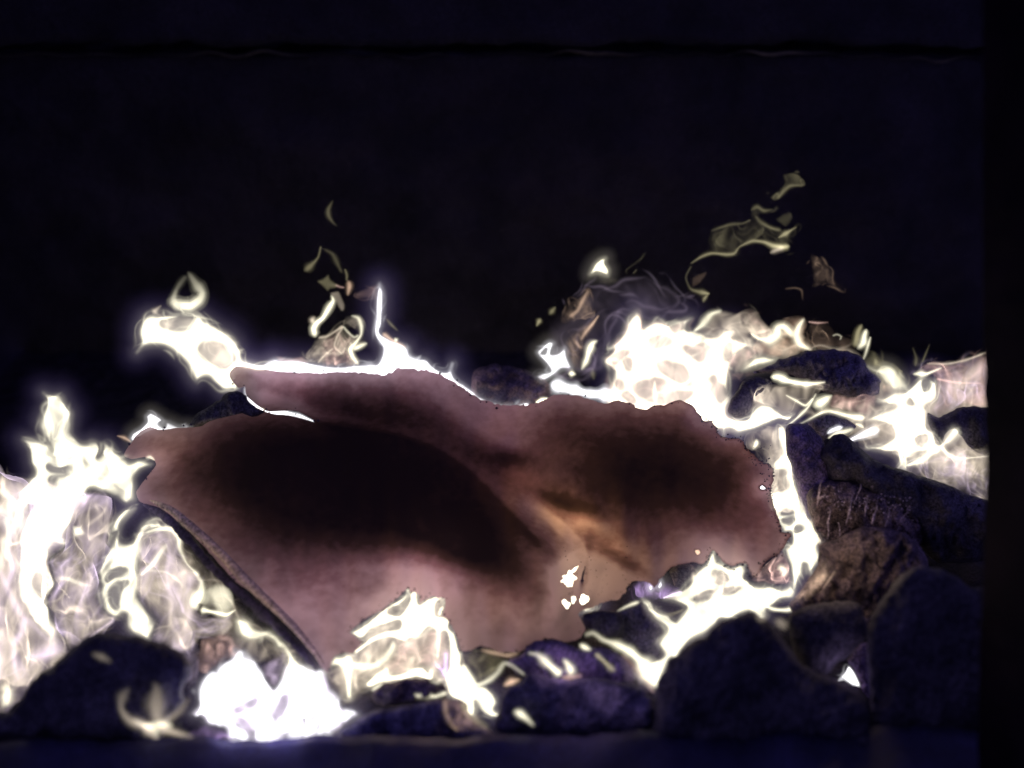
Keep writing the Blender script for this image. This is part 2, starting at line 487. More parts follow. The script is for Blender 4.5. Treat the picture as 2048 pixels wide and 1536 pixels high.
def rock(name, ring, d, thick, mat, label, s=6, rough=3.0, R=None, L=60, slope=0.0, group="coals in the fire bed"):
    """a lump of coal: closed, as deep as it is wide, with a broken uneven surface"""
    SEED[0] += 10; sd = SEED[0]
    ring = catmull(ring, True, 5)
    jit = waves(ring[:, 0], ring[:, 1], 26, sd + 20) * 1.0 + waves(ring[:, 0], ring[:, 1], 11, sd + 21) * .6
    cen = ring.mean(0); dr = ring - cen; ring = ring + dr / (np.linalg.norm(dr, axis=1)[:, None] + 1e-6) * jit[:, None]
    V, u, bnd, Q = fill([ring], s)
    if R is None: R = max(u.max() * .9, 1)
    prof = np.sqrt(np.clip(1 - (1 - np.clip(u / R, 0, 1)) ** 2, 0, 1))
    out = []
    y0, y1 = V[:, 1].min(), V[:, 1].max()
    base = depth_of(d, V[:, 1], y0, y1)
    for k, sg in enumerate((-1, 1)):
        f = sstep(u / 14)
        nz = waves(V[:, 0], V[:, 1], L, sd + k) * 1.6 + np.abs(waves(V[:, 0], V[:, 1], L * .5, sd + 2 + k)) * 1.4 + waves(V[:, 0], V[:, 1], L * .22, sd + 4 + k) * .55 + waves(V[:, 0], V[:, 1], L * .1, sd + 6 + k) * .25
        dz = (prof * thick + rough * f * nz) * sg
        out.append(P(V[:, 0], V[:, 1], base + np.where(bnd, 0, dz) * base / FPX))
    n = len(V); back = np.arange(n) + n; back[bnd] = np.arange(n)[bnd]
    keep = np.concatenate([np.ones(n, bool), ~bnd]); rm = -np.ones(2 * n, int); rm[keep] = np.arange(keep.sum())
    VV = np.concatenate(out)[keep]
    o = link_mesh(name, VV, rm[np.concatenate([Q[:, ::-1], back[Q]])], mat)
    return tag(o, label, "coal", group)

def box(name, x0, x1, y0, y1, z0, z1, mat, parent=None, n=(1, 1, 1), amp=0.0, L=.05, seed=1):
    """a block with uneven faces: each face a grid, moved by one shared field so that edges stay closed"""
    V = []; F = []; key = {}
    nx, ny, nz = n
    def vid(i, j, k):
        t = (i, j, k)
        if t not in key:
            key[t] = len(V)
            V.append((x0 + (x1 - x0) * i / nx, y0 + (y1 - y0) * j / ny, z0 + (z1 - z0) * k / nz))
        return key[t]
    for i in range(nx):
        for j in range(ny):
            F.append((vid(i, j, 0), vid(i, j + 1, 0), vid(i + 1, j + 1, 0), vid(i + 1, j, 0)))
            F.append((vid(i, j, nz), vid(i + 1, j, nz), vid(i + 1, j + 1, nz), vid(i, j + 1, nz)))
    for i in range(nx):
        for k in range(nz):
            F.append((vid(i, 0, k), vid(i + 1, 0, k), vid(i + 1, 0, k + 1), vid(i, 0, k + 1)))
            F.append((vid(i, ny, k), vid(i, ny, k + 1), vid(i + 1, ny, k + 1), vid(i + 1, ny, k)))
    for j in range(ny):
        for k in range(nz):
            F.append((vid(0, j, k), vid(0, j, k + 1), vid(0, j + 1, k + 1), vid(0, j + 1, k)))
            F.append((vid(nx, j, k), vid(nx, j + 1, k), vid(nx, j + 1, k + 1), vid(nx, j, k + 1)))
    V = np.array(V)
    if amp:
        for ax in range(3):
            a, b = V[:, (ax + 1) % 3], V[:, (ax + 2) % 3]
            V[:, ax] += amp * (waves(a + V[:, ax] * .3, b, L, seed + ax) + .45 * waves(a, b + V[:, ax] * .3, L * .3, seed + 10 + ax))
    return link_mesh(name, V, np.array(F), mat, parent, smooth=bool(amp))

# ------------------------------------------------------------------ the firebox
# ash bed under everything, rising to the back
gx, gy = np.meshgrid(np.linspace(-.45, .45, 160), np.linspace(.40, 1.02, 120))
rg = 1 - .85 * sstep((gy - .62) / .12)
gz = .008 + .03 * sstep((gy - .52) / .35) + rg * (.004 * waves(gx, gy, .06, 3) + .002 * waves(gx, gy, .018, 4)) + .0006 * waves(gx, gy, .012, 5)
idx = np.arange(gx.size).reshape(gx.shape)
o = link_mesh("floor", np.stack([gx.ravel(), gy.ravel(), gz.ravel()], 1),
              np.stack([idx[:-1, :-1].ravel(), idx[:-1, 1:].ravel(), idx[1:, 1:].ravel(), idx[1:, :-1].ravel()], 1), M_bed)
tag(o, kind='structure')
SILL_Z = .0412
fr = thing("firebox_frame", (0, .44, 0), "dark iron frame round the mouth of the fire, blue grey along its sill", "frame")
sill = box("sill", -.46, .46, .32, .4316, -.02, SILL_Z, M_sill, fr, n=(260, 16, 5), amp=.0010, L=.06, seed=31)
sill.rotation_euler.z = .022
def jamb_mesh():
    pys = np.linspace(-120, 1800, 190); V = []
    prof = [(0, .52), (0, .50), (3, .46), (0, .42), (0, .40), (190, .40), (190, .46), (190, .52)]
    for py in pys:
        e = 1966 + 5 * math.exp(-((py - 930) / 160) ** 2) - 9 * sstep((py - 1080) / 320) + .5 * float(waves(np.array([py]), np.array([0.]), 60, 5)[0])
        b0 = P(e, py, .52)
        for k, (dx, dd) in enumerate(prof):
            p = b0 + FWD * (dd - .52); p[0] += dx * .52 / FPX + .0002 * float(waves(np.array([py * 1.0]), np.array([k * 40.]), 50, 9)[0])
            V.append(p)
    n = len(prof); F = []
    for i in range(len(pys) - 1):
        for k in range(n):
            F.append((i * n + k, i * n + (k + 1) % n, (i + 1) * n + (k + 1) % n, (i + 1) * n + k))
    F += [tuple(range(n))[::-1], tuple(range((len(pys) - 1) * n, len(pys) * n))]
    return V, F
Vj, Fj = jamb_mesh()
link_mesh("jamb", Vj, Fj, M_jamb, fr, smooth=False)
# back wall in two courses with a ragged seam between them
wy = .93
zseam = float((lambda p: p[2] + (wy - p[1]) * (p[2] - CAM_Z) / p[1])(P(1024, 106, .9)))
zup = float((lambda p: p[2] + (wy - p[1]) * (p[2] - CAM_Z) / p[1])(P(1024, 84, .9)))
bw = thing("back_wall", (0, wy, 0), "sooty black back wall of the firebox with a ragged seam near its top", "wall")
box("lower_course", -.75, .75, wy, wy + .12, -.02, zseam, M_soot, bw, n=(240, 10, 60), amp=.0016, L=.09, seed=51)
box("upper_course", -.75, .75, wy - .012, wy + .12, zup, zup + .22, M_soot, bw, n=(240, 10, 30), amp=.0016, L=.09, seed=61)
M_ridge = rough_mat("pale_highlight", (.01, .009, .006), (.16, .145, .075), scale=7, bump=.6, dist=.004)  # pale strip added for the faint highlight along the seam
xs = np.linspace(-.6, .6, 300); Vr = []
for i, x in enumerate(xs):
    zz = zseam - .001 + .0016 * float(waves(np.array([x]), np.array([0.]), .3, 81)[0]) + .0010 * float(waves(np.array([x]), np.array([0.]), .035, 82)[0])
    hh = max(.00004, .0001 + .0010 * float(waves(np.array([x]), np.array([0.]), .09, 83)[0]))
    for k in range(6):
        a_ = k * math.pi / 3
        Vr.append((x, wy - .003 + .004 * math.cos(a_), zz + hh * math.sin(a_)))
Fr = [(i * 6 + k, i * 6 + (k + 1) % 6, (i + 1) * 6 + (k + 1) % 6, (i + 1) * 6 + k) for i in range(len(xs) - 1) for k in range(6)]
link_mesh("seam_highlight", Vr, Fr, M_ridge, bw)
lw = thing("side_wall", (-.62, .7, 0), "sooty black left side wall of the firebox", "wall")
box("wall_face", -.70, -.52, .40, wy - .02, -.02, .90, M_soot, lw, n=(10, 60, 80), amp=.0016, L=.09, seed=71)

# ------------------------------------------------------------------ coals
C = (0, 1236)
rock("coal", q(*C, 100,960,220,830,280,730,340,640,420,570,460,540,540,520,620,420,740,320,800,260,900,190,1040,150,1120,165,1220,170,1310,200,1370,180,1450,200,1560,240,1680,265,1800,320,1900,390,1970,480,1970,580,1900,660,1870,760,1890,850,1800,960,1740,1040,1700,1150,1640,1260,1600,1340,800,1360,0,1340,-200,1250,-150,1060,0,960),
     .580, 60, M_coal, "big smooth black coal in the lower left corner, a flame curling before it", R=60)
H = (960, 1180)
rock("coal", q(*H, 220,1080,280,1010,420,930,480,860,560,850,700,890,850,920,960,920,1080,900,1250,900,1400,940,1560,960,1700,1040,1780,1150,1810,1300,1780,1480,1200,1530,600,1530,300,1530,150,1400,200,1200),
     .588, 40, M_coal_ash, "wide blue violet coal lying behind the middle of the sill", R=60)
rock("coal", q(*H, 250,740,420,660,500,560,640,510,800,520,900,560,1010,600,1200,580,1400,640,1500,720,1600,850,1700,960,1800,1080,1650,1130,1400,1060,1100,1010,800,1010,560,960,400,900,320,800),
     .612, 30, M_coal_violet, "violet tinted coal under the burnt lower edge of the paper", R=50)
rock("coal", q(*H, 1050,260,1150,220,1280,215,1420,250,1480,300,1480,420,1430,490,1330,500,1200,450,1080,380),
     .628, 18, M_coal, "small oval black coal touching the lower tip of the paper", s=4)
rock("coal", q(*H, 1400,220,1540,150,1660,120,1700,200,1800,310,1870,400,1830,500,1850,600,1780,720,1720,760,1600,650,1450,540,1400,450),
     .640, 20, M_coal_ash, "grey coal lit by the bright flame to its right, beside the small oval black one", s=4)
G = (650, 1220)
rock("coal", q(*G, 130,1280,220,1180,400,1080,520,1020,700,990,950,950,1220,900,1420,930,1480,1050,1600,1180,1700,1230,1720,1360,800,1400,100,1400),
     .590, 32, M_coal_ash, "low dark coal behind the sill below the burnt notch in the paper")
rock("coal", q(*G, 480,860,600,760,900,700,1150,720,1240,800,1240,900,1100,930,900,960,600,980,500,940),
     .606, 24, M_coal_brown, "olive grey coal wrapped in thin flames below the burnt notch", s=5)
rock("coal", [(1290,1500),(1306,1452),(1317,1361),(1333,1341),(1336,1322),(1356,1310),(1364,1300),(1376,1290),(1411,1273),(1432,1253),(1442,1242),(1470,1236),(1499,1224),(1520,1232),(1546,1251),(1575,1290),(1605,1330),(1644,1349),(1679,1363),(1721,1386),(1740,1408),(1742,1440),(1745,1505),(1500,1520)],
     .575, 70, M_coal, "large dark blue coal at the lower right with a rough brown left end", R=80, rough=5)
rock("coal", [(1581,1227),(1623,1209),(1679,1202),(1714,1206),(1731,1230),(1735,1272),(1714,1297),(1672,1331),(1650,1352),(1609,1340),(1588,1300),(1574,1250)],
     .612, 45, M_coal, "smooth dark coal resting above the large lower right coal", R=60, rough=1.5)
rock("coal", [(1763,1202),(1805,1146),(1854,1132),(1906,1150),(1944,1174),(2010,1200),(2010,1500),(1747,1500),(1741,1400),(1733,1280),(1745,1232)],
     .585, 60, M_coal, "tall black coal against the right jamb", R=90)
rock("coal", [(1638,1092),(1664,1081),(1687,1071),(1717,1057),(1746,1053),(1785,1059),(1814,1069),(1844,1094),(1856,1124),(1850,1153),(1820,1190),(1780,1215),(1742,1262),(1710,1245),(1650,1245),(1600,1245),(1580,1210),(1610,1170),(1635,1130)],
     .655, 55, M_coal_brown, "brown crusted coal right of the flame that licks the right side of the paper", R=80, rough=5, L=34)
J = (1580, 860)
rock("coal", q(*J, 330,380,300,250,380,130,440,50,540,40,640,110,760,220,870,300,1000,360,1160,410,1340,470,1500,520,1650,570,1780,640,1950,700,2150,800,2150,1250,1900,1350,1500,1350,1250,1100,1000,900,800,700,600,570,420,540),
     .700, 60, M_coal, "long black slab of coal sloping down to the right jamb", R=70, rough=5)
rock("coal", [(1573,854),(1590,845),(1615,850),(1640,870),(1655,905),(1665,950),(1665,990),(1645,1040),(1650,1080),(1640,1100),(1620,1080),(1600,1000),(1585,940),(1572,900)],
     .705, 40, M_coal_violet, "rounded violet grey coal between the paper's right flame and the black slab", R=40, rough=3)
rock("coal", [(1615,985),(1660,960),(1710,965),(1765,985),(1835,1030),(1850,1085),(1780,1100),(1700,1100),(1645,1108),(1625,1050)],
     .690, 40, M_coal_brown, "flat crumbling coal covered with upright ash whiskers", rough=5, L=30, R=50)
Nn = (1420, 600)
rock("coal", q(*Nn, 400,750,480,720,560,690,660,650,700,600,760,610,830,580,950,520,1100,510,1250,510,1400,520,1530,570,1600,660,1640,720,1720,780,1755,840,1730,900,1730,960,1600,1000,1450,1000,1280,960,1150,930,1080,870,1000,830,850,770,700,750),
     .765, 45, M_coal_ash, "jagged dark rock of coal standing above the flames at upper right", rough=5, L=36, s=4)
rock("coal", q(*Nn, 180,1150,200,1050,280,920,330,830,420,800,500,780,580,800,640,860,600,940,520,1020,450,1110,380,1190,280,1215),
     .742, 26, M_coal, "small egg shaped dark coal half veiled by yellow flame", s=4, rough=1.5)
rock("coal", [(943,750),(958,735),(1000,729),(1050,739),(1085,752),(1105,785),(1100,830),(1000,840),(950,820)],
     .800, 35, M_coal_brown, "dim brown coal behind the dip in the paper's top edge", rough=4, L=30)
O_ = (1600, 640)
rock("coal", q(*O_, 1310,950,1420,1000,1560,930,1700,890,1850,890,2050,950,2050,1400,1800,1350,1700,1260,1640,1170,1560,1110,1480,1190,1430,1280,1360,1140,1310,1060),
     .750, 35, M_coal, "dark coal by the right jamb between two veils of flame")
rock("coal", q(*Nn, 1000,1260,1100,1180,1200,1140,1330,1160,1430,1240,1500,1300,1400,1380,1200,1420,1130,1450,1060,1350),
     .745, 30, M_coal_ash, "small slate coloured coal below the jagged rock, flames across its top")
rock("coal", [(1694,1322),(1706,1300),(1722,1286),(1738,1290),(1741,1380),(1748,1425),(1738,1440),(1724,1392),(1719,1362),(1708,1340)],
     .640, 14, M_coal_violet, "violet glowing stone in the gap beside the white spot of fire", s=4, rough=2)
rock("coal", [(430,806),(450,787),(470,782),(492,790),(499,806),(530,824),(490,840),(440,850),(380,858),(390,830)],
     .735, 16, M_coal, "small black coal under the left point of the paper", s=4)
rock("coal", q(1200, 1060, 720,420,780,360,900,350,960,380,960,480,900,560,840,610,760,560),
     .690, 14, M_coal, "dark blue coal seen under the paper left of the white flame", s=4)

# ------------------------------------------------------------------ the burning paper
PAPER = [(461,742),(472,732),(490,733),(525,738),(560,743),(600,745),(638,746),(677,744),(726,745),(765,750),(778,745),(790,739),(806,736),(843,740),(872,745),(902,761),(931,780),(960,797),(985,806),(1017,811),(1056,809),(1087,801),(1111,789),(1154,791),(1185,800),(1212,808),(1226,802),(1240,801),(1267,810),(1290,820),(1302,813),(1314,810),(1330,810),(1345,803),(1361,801),(1380,807),(1396,824),(1408,842),(1422,841),(1429,850),(1438,869),(1459,876),(1482,878),(1489,891),(1502,905),(1524,924),(1542,929),(1546,941),(1546,968),(1541,983),(1546,1005),(1554,1029),(1560,1044),(1564,1064),(1581,1067),(1576,1082),(1564,1101),(1555,1110),(1541,1116),(1529,1127),(1521,1141),(1511,1155),(1501,1143),(1494,1129),(1482,1126),(1464,1132),(1448,1124),(1434,1108),(1426,1100),(1415,1120),(1403,1128),(1387,1124),(1366,1128),(1345,1134),(1333,1146),(1319,1162),(1309,1177),(1301,1167),(1286,1162),(1264,1164),(1249,1187),(1233,1200),(1204,1204),(1186,1215),(1164,1222),(1157,1231),(1171,1258),(1155,1278),(1132,1285),(1112,1278),(1093,1278),(1058,1289),(1044,1301),(1009,1305),(962,1292),(939,1302),(923,1302),(917,1281),(910,1265),(902,1249),(892,1236),(884,1232),(890,1214),(890,1195),(878,1196),(865,1193),(852,1197),(840,1206),(838,1188),(826,1184),(820,1185),(816,1175),(790,1200),(759,1222),(732,1236),(701,1263),(716,1279),(726,1283),(706,1306),(689,1306),(669,1312),(662,1329),(655,1345),(643,1333),(623,1302),(584,1255),(543,1222),(505,1187),(468,1160),(437,1125),(398,1082),(359,1045),(320,1016),(281,1004),(273,985),(281,971),(308,936),(312,928),(308,920),(289,914),(264,918),(248,910),(264,883),(277,866),(299,854),(320,860),(352,856),(400,853),(424,841),(477,828),(520,822),(547,828),(577,831),(599,836),(634,845),(592,822),(538,823),(520,815),(494,793),(490,772),(477,776),(459,754)]
Lt = (1050, 1020)
HOLES = [q(*Lt, 480,990,520,940,510,890,560,890,600,810,640,830,650,790,720,780,690,830,650,860,690,920,660,1000,620,1060,590,1080,550,1040, k=6.827),
         q(*Lt, 490,1230,540,1210,610,1270,600,1330,560,1340,520,1280, k=6.827),
         q(*Lt, 620,1220,690,1180,695,1250,650,1280, k=6.827),
         q(*Lt, 750,1210,790,1140,870,1210,860,1260,800,1300,750,1270, k=6.827),
         [(1519,972),(1525,970),(1531,976),(1524,979)], [(1389,1101),(1397,1099),(1401,1106),(1393,1110)]]
# heights of the crumpled sheet above its slope (metres towards the viewer)
CTRL = [(461,742,.000),(560,745,-.004),(700,760,-.004),(806,737,-.002),(902,762,-.006),(1017,812,-.012),(1111,790,-.004),(1240,802,.002),(1361,802,.004),
        (600,812,-.012),(520,812,-.012),(700,812,-.010),(480,836,.012),(560,840,.012),(640,866,.010),(400,862,.012),(300,870,.004),(255,905,.000),(312,928,.010),(281,990,.014),(330,990,.016),
        (437,1110,.018),(543,1205,.016),(640,1320,.010),(480,960,.014),(600,1000,.012),(700,900,.006),(800,900,.002),(900,1000,.000),(760,1080,.006),(840,1150,.012),(700,1210,.012),
        (900,850,-.004),(1000,880,-.006),(1020,920,-.012),(1100,880,.002),(1150,940,.006),(1250,920,.008),(1350,900,.006),(1450,940,.004),(1520,1000,.000),(1570,1075,.002),(1480,1090,.006),(1400,1050,.006),(1300,1060,.000),
        (1100,1035,-.012),(1180,1060,-.014),(1150,1090,-.010),(1240,1090,-.012),(1210,1140,.004),(1230,1175,.002),(1180,1190,.000),(1130,1130,.000),(1080,1120,.006),(1000,1080,.006),(1000,1180,.008),(1060,1260,.004),(960,1270,.004),(900,1220,.004),(1130,1270,.002),(1300,1150,-.004)]
def paper_depth(x, y):
    c = np.array(CTRL); n = len(c)
    sc = 100.0
    def U(r2): return np.where(r2 > 0, r2 * np.log(np.maximum(r2, 1e-12)), 0)
    X = c[:, :2] / sc
    K = U(((X[:, None] - X[None]) ** 2).sum(2)) + np.eye(n) * .02
    Pm = np.c_[np.ones(n), X]
    A = np.block([[K, Pm], [Pm.T, np.zeros((3, 3))]])
    w = np.linalg.solve(A, np.r_[c[:, 2], 0, 0, 0])
    Xq = np.stack([x, y], 1) / sc
    h = U(((Xq[:, None] - X[None]) ** 2).sum(2)) @ w[:n] + w[n] + Xq @ w[n + 1:]
    base = .605 + (1335 - y) / 535 * .14
    return base - h

paper = thing("burning_paper", P(850, 1050, .68), "crumpled sheet of brown paper glowing pink where it burns, spread over the coals", "paper")
jr = catmull(PAPER, True, 4)
jt = waves(jr[:, 0], jr[:, 1], 17, 900) * .9 + waves(jr[:, 0], jr[:, 1], 8, 901) * .7
amt = np.where((jr[:, 0] > 640), 1.0, .45)
cn = np.array([900., 1020.]); dv = jr - cn; jr2 = jr + dv / np.linalg.norm(dv, axis=1)[:, None] * (jt * amt)[:, None]
HJ = []
for hr in HOLES:
    h = catmull(hr, True, 3); hc = h.mean(0); hd = h - hc
    HJ.append(hc + hd * (1 + .16 * waves(h[:, 0], h[:, 1], 11, 71) + .1 * waves(h[:, 0], h[:, 1], 5, 72))[:, None] * .88)
V, u, bnd, Q = fill([jr2] + HJ, 3.2)
dp = paper_depth(V[:, 0], V[:, 1])
dp = dp + .0007 * waves(V[:, 0], V[:, 1], 60, 905) + .0006 * np.abs(waves(V[:, 0] + V[:, 1] * .5, V[:, 1], 120, 906))
def blob(cx, cy, rx, ry, a=0):
    c, s_ = math.cos(a), math.sin(a)
    X = (V[:, 0] - cx) * c + (V[:, 1] - cy) * s_; Y = -(V[:, 0] - cx) * s_ + (V[:, 1] - cy) * c
    return np.exp(-((X / rx) ** 2 + (Y / ry) ** 2))
sc = 1.0 * blob(740, 960, 250, 120, .2) + .6 * blob(900, 1040, 120, 60, .6) + .45 * blob(1025, 917, 48, 20, .1) + .7 * blob(1330, 940, 230, 105, .2) + .45 * blob(560, 990, 170, 110, .5) + .22 * blob(760, 815, 200, 40, .15) + .4 * blob(1000, 1130, 150, 45, .45)
nearnotch = np.exp(-(((V[:, 0] - 800) / 170) ** 2 + ((V[:, 1] - 1250) / 90) ** 2))
sc += .4 * np.exp(-u / 4.0) * sstep((V[:, 0] - 1250) / 150) + .15 * np.exp(-u / 3.0)
sc += .30 * (1 - np.exp(-u / 55))  # darker inward: the glow along the edges is painted in
# fold shade and fold light painted into the scorch map
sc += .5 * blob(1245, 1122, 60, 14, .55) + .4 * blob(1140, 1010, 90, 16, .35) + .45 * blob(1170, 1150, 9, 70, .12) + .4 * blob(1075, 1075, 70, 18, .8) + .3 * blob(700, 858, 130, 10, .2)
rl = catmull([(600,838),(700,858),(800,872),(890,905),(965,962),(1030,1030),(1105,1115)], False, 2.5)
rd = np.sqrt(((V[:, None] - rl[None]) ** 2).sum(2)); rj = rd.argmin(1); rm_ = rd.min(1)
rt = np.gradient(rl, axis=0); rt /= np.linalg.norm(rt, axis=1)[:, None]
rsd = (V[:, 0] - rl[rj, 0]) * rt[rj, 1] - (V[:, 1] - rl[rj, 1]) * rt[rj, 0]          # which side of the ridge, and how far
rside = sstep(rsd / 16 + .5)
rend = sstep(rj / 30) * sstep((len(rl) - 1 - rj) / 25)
sc += rend * (rside * -.26 * np.exp(-(rm_ / 24) ** 2) + (1 - rside) * .04 * np.exp(-(rm_ / 28) ** 2))  # ridge painted lighter on one side, slightly darker on the other, as if lit
dp = dp - .003 * rend * np.exp(-(rm_ / 22) ** 2)
sc -= .35 * blob(570, 806, 70, 14, .28) + .2 * blob(1000, 850, 120, 40, .3) + .2 * blob(1470, 1085, 70, 40)  # lighter patches painted in for light on the folds
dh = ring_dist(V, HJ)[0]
sc += .55 * np.exp(-(dh / 2.6) ** 2) - .5 * np.exp(-dh / 16)  # scorched rim, then a painted glow around each hole
sc -= .40 * blob(1115, 1050, 60, 11, .75) + .30 * blob(1195, 1045, 60, 22, .2) + .45 * blob(1150, 1085, 45, 10, .9) + .35 * blob(1215, 1150, 32, 42) + .25 * blob(800, 1140, 160, 26, .1) + .3 * blob(980, 860, 130, 30, .55) + .25 * blob(1060, 1000, 30, 90, -.5) + .55 * blob(1136, 1165, 26, 34) + .45 * np.exp(-u / 26) * nearnotch + .2 * np.exp(-u / 14) + .2 * blob(620, 1270, 60, 60)  # painted glow on the gold folds, the notch, the hole and the edges
link_mesh("paper_sheet", P(V[:, 0], V[:, 1], dp), Q, M_paper, paper, attrs={'scorch_glow': np.clip(sc, 0, 1)})

def strip(parent, name, path, off, mat, flat=.5, nr=10, scorch_glow=None, jag=0.0):
    p = catmull(path, False, 4); n = len(p)
    tan = np.gradient(p[:, :2], axis=0); tan /= np.linalg.norm(tan, axis=1)[:, None]
    nrm = np.stack([-tan[:, 1], tan[:, 0]], 1)
    arc = np.linspace(0, 1, n); rad = p[:, 2] / 2 * np.sqrt(np.clip(np.minimum(arc / .04, (1 - arc) / .04), 0.02, 1))
    if jag: rad = rad * (1 + jag * waves(p[:, 0], p[:, 1], 14, 77))
    dep = paper_depth(p[:, 0], p[:, 1]) - off
    ang = np.arange(nr) * 2 * math.pi / nr
    V = np.concatenate([P(p[i, 0] + nrm[i, 0] * np.cos(ang) * rad[i], p[i, 1] + nrm[i, 1] * np.cos(ang) * rad[i], dep[i] + np.sin(ang) * rad[i] * flat * dep[i] / FPX) for i in range(n)])
    ii = np.arange(nr); jj = (ii + 1) % nr
    F = np.concatenate([np.stack([i * nr + ii, i * nr + jj, (i + 1) * nr + jj, (i + 1) * nr + ii], 1) for i in range(n - 1)])
    return link_mesh(name, V, F, mat, parent, attrs=None if scorch_glow is None else {'scorch_glow': np.full(len(V), scorch_glow)})
M_rim = rough_mat("pale_paper_rim", (.38, .29, .17), (.54, .42, .26), scale=60, bump=.2, dist=.001)
strip(paper, "rolled_rim", [(300,1000,6),(345,1022,14),(372,1045,18),(410,1078,18),(450,1116,18),(485,1155,20),(520,1188,18),(556,1222,16),(590,1256,14),(625,1298,11),(648,1330,7)], .004, M_rim)
strip(paper, "charred_edge", [(285,1008,8),(318,1026,14),(346,1048,18),(381,1084,18),(416,1126,16),(451,1161,15),(487,1193,16),(525,1228,19),(558,1259,15),(600,1300,13),(635,1340,8)], -.004, M_char, jag=.12)
# ash flakes and black crumbs hanging on the burnt edges
def crumbs(parent, name, pts, mat):
    Vs, Fs = [], []
    base = np.array([(1,0,0),(-1,0,0),(0,1,0),(0,-1,0),(0,0,1),(0,0,-1)], float)
    tri = [(0,2,4),(2,1,4),(1,3,4),(3,0,4),(2,0,5),(1,2,5),(3,1,5),(0,3,5)]
    for (x, y, d, r) in pts:
        c = P(x, y, d); s_ = r * d / FPX
        k = sum(len(a) for a in Vs)
        Vs.append(c + base * s_ * rng.uniform(.5, 1.5, (6, 3)) + 0)
        Fs += [tuple(i + k for i in t) for t in tri]
    return link_mesh(name, np.concatenate(Vs), np.array(Fs), mat, parent, smooth=False)
cp = []
for i in range(0, len(jr2)):
    x, y = jr2[i]
    right = x > 1400 and y > 830
    notch = 690 < x < 930 and y > 1150
    rim = x < 660 and y > 1020
    if rng.random() < (.9 if right else .55 if notch else .3 if rim else .12):
        ox, oy = rng.normal(0, 4, 2)
        cp.append((x + ox - (3 if right else 0), y + oy, float(paper_depth(np.array([x]), np.array([y]))[0]) - .002, rng.uniform(.8, 3.0)))
for i in range(190):
    x, y = rng.uniform(1470, 1545), rng.uniform(890, 1060)
    if x > 1475 + (y - 890) * .45 + 10: cp.append((x, y, float(paper_depth(np.array([x]), np.array([y]))[0]) - .002, rng.uniform(.6, 2.0)))
for i in range(60):
    x, y = rng.uniform(1120, 1260), rng.uniform(1090, 1200)
    cp.append((x, y, float(paper_depth(np.array([x]), np.array([y]))[0]) - .001, rng.uniform(.5, 1.6)))
o = crumbs(paper, "char_crumbs", cp, M_char); o['kind'] = 'stuff'

def twig(parent, name, path, d, mat, nr=7):
    p = catmull(path, False, 4); n = len(p)
    ang = np.arange(nr) * 2 * math.pi / nr; V = []
    tan = np.gradient(p[:, :2], axis=0); tan /= np.linalg.norm(tan, axis=1)[:, None]; nrm = np.stack([-tan[:, 1], tan[:, 0]], 1)
    jg = waves(p[:, 0], p[:, 1], 12, 55) * .25 + 1
    for i in range(n):
        r = max(p[i, 2] / 2 * jg[i], .3)
        V.append(P(p[i, 0] + nrm[i, 0] * np.cos(ang) * r, p[i, 1] + nrm[i, 1] * np.cos(ang) * r, d + np.sin(ang) * r * d / FPX))
    V = np.concatenate(V); ii = np.arange(nr); jj = (ii + 1) % nr
    F = [tuple(x) for i in range(n - 1) for x in np.stack([i * nr + ii, i * nr + jj, (i + 1) * nr + jj, (i + 1) * nr + ii], 1)]
    F += [tuple(range(nr))[::-1], tuple(range((n - 1) * nr, n * nr))]
    return link_mesh(name, V, F, mat, parent)
tw = thing("charred_twig", P(1157, 1205, .655), "thin charred twig standing upright before the glowing hole in the paper", "twig")
twig(tw, "stem", [(1171,1132,1.5),(1166,1150,4),(1163,1168,5),(1158,1185,6),(1156,1205,6),(1153,1225,5),(1152,1240,4)], .650, M_char)
twig(tw, "side_shoot", [(1160,1178,2.5),(1166,1176,2),(1172,1180,1.5)], .650, M_char)
twig(tw, "side_shoot", [(1156,1208,2),(1146,1200,2),(1138,1196,1)], .650, M_char)

# ash whiskers on the crumbling coal
wh = thing("ash_whiskers", P(1720, 1060, .665), "row of pale upright ash whiskers on the crumbling coal right of the paper", "ash")
for (x0, y0, x1, y1, w) in [(1634,1012,1641,966,4),(1656,1060,1661,1022,4),(1692,1048,1703,998,4.5),(1730,1034,1735,998,4),(1744,1048,1753,1018,5),(1770,1054,1778,1020,4),(1655,1078,1655,1050,3),(1680,1075,1679,1052,3),(1636,1000,1650,990,2.5),(1712,1000,1722,975,3),(1800,1040,1812,1028,3)]:
    pts = [(x0, y0, w * .6), ((x0 + x1) / 2 + rng.uniform(-3, 3), (y0 + y1) / 2, w), (x1, y1, w * .8), (x1 + rng.uniform(-6, 6), y1 - 8, .8)]
    twig(wh, "whisker", pts, .660, M_whisker)
fl = []
for i in range(190):
    x = rng.uniform(1640, 1830); y = 985 + (x - 1640) * .22 + rng.normal(0, 17)
    fl.append((x, y, .662 + rng.uniform(-.004, .004), rng.uniform(.8, 2.6)))
o = crumbs(wh, "ash_flakes", fl, M_whisker); o['kind'] = 'stuff'

# ------------------------------------------------------------------ flames
FG = "flames over the coals"
def flame(px, py, d, label):
    return thing("flame", P(px, py, d), label, "flame", FG)
A = (0, 760); B = (0, 1000); D = (320, 1000); E = (350, 1220); F = (650, 1140); I = (1200, 1060)
K1 = (1400, 800); K2 = (1400, 1000); Mt = (240, 520); Q2 = (560, 380); Q3 = (560, 540); Qt = (1040, 500); Pt = (1200, 600); Rt = (1360, 320)
V_, C_, L_ = "flame_veil", "flame_core", "flame_lick"

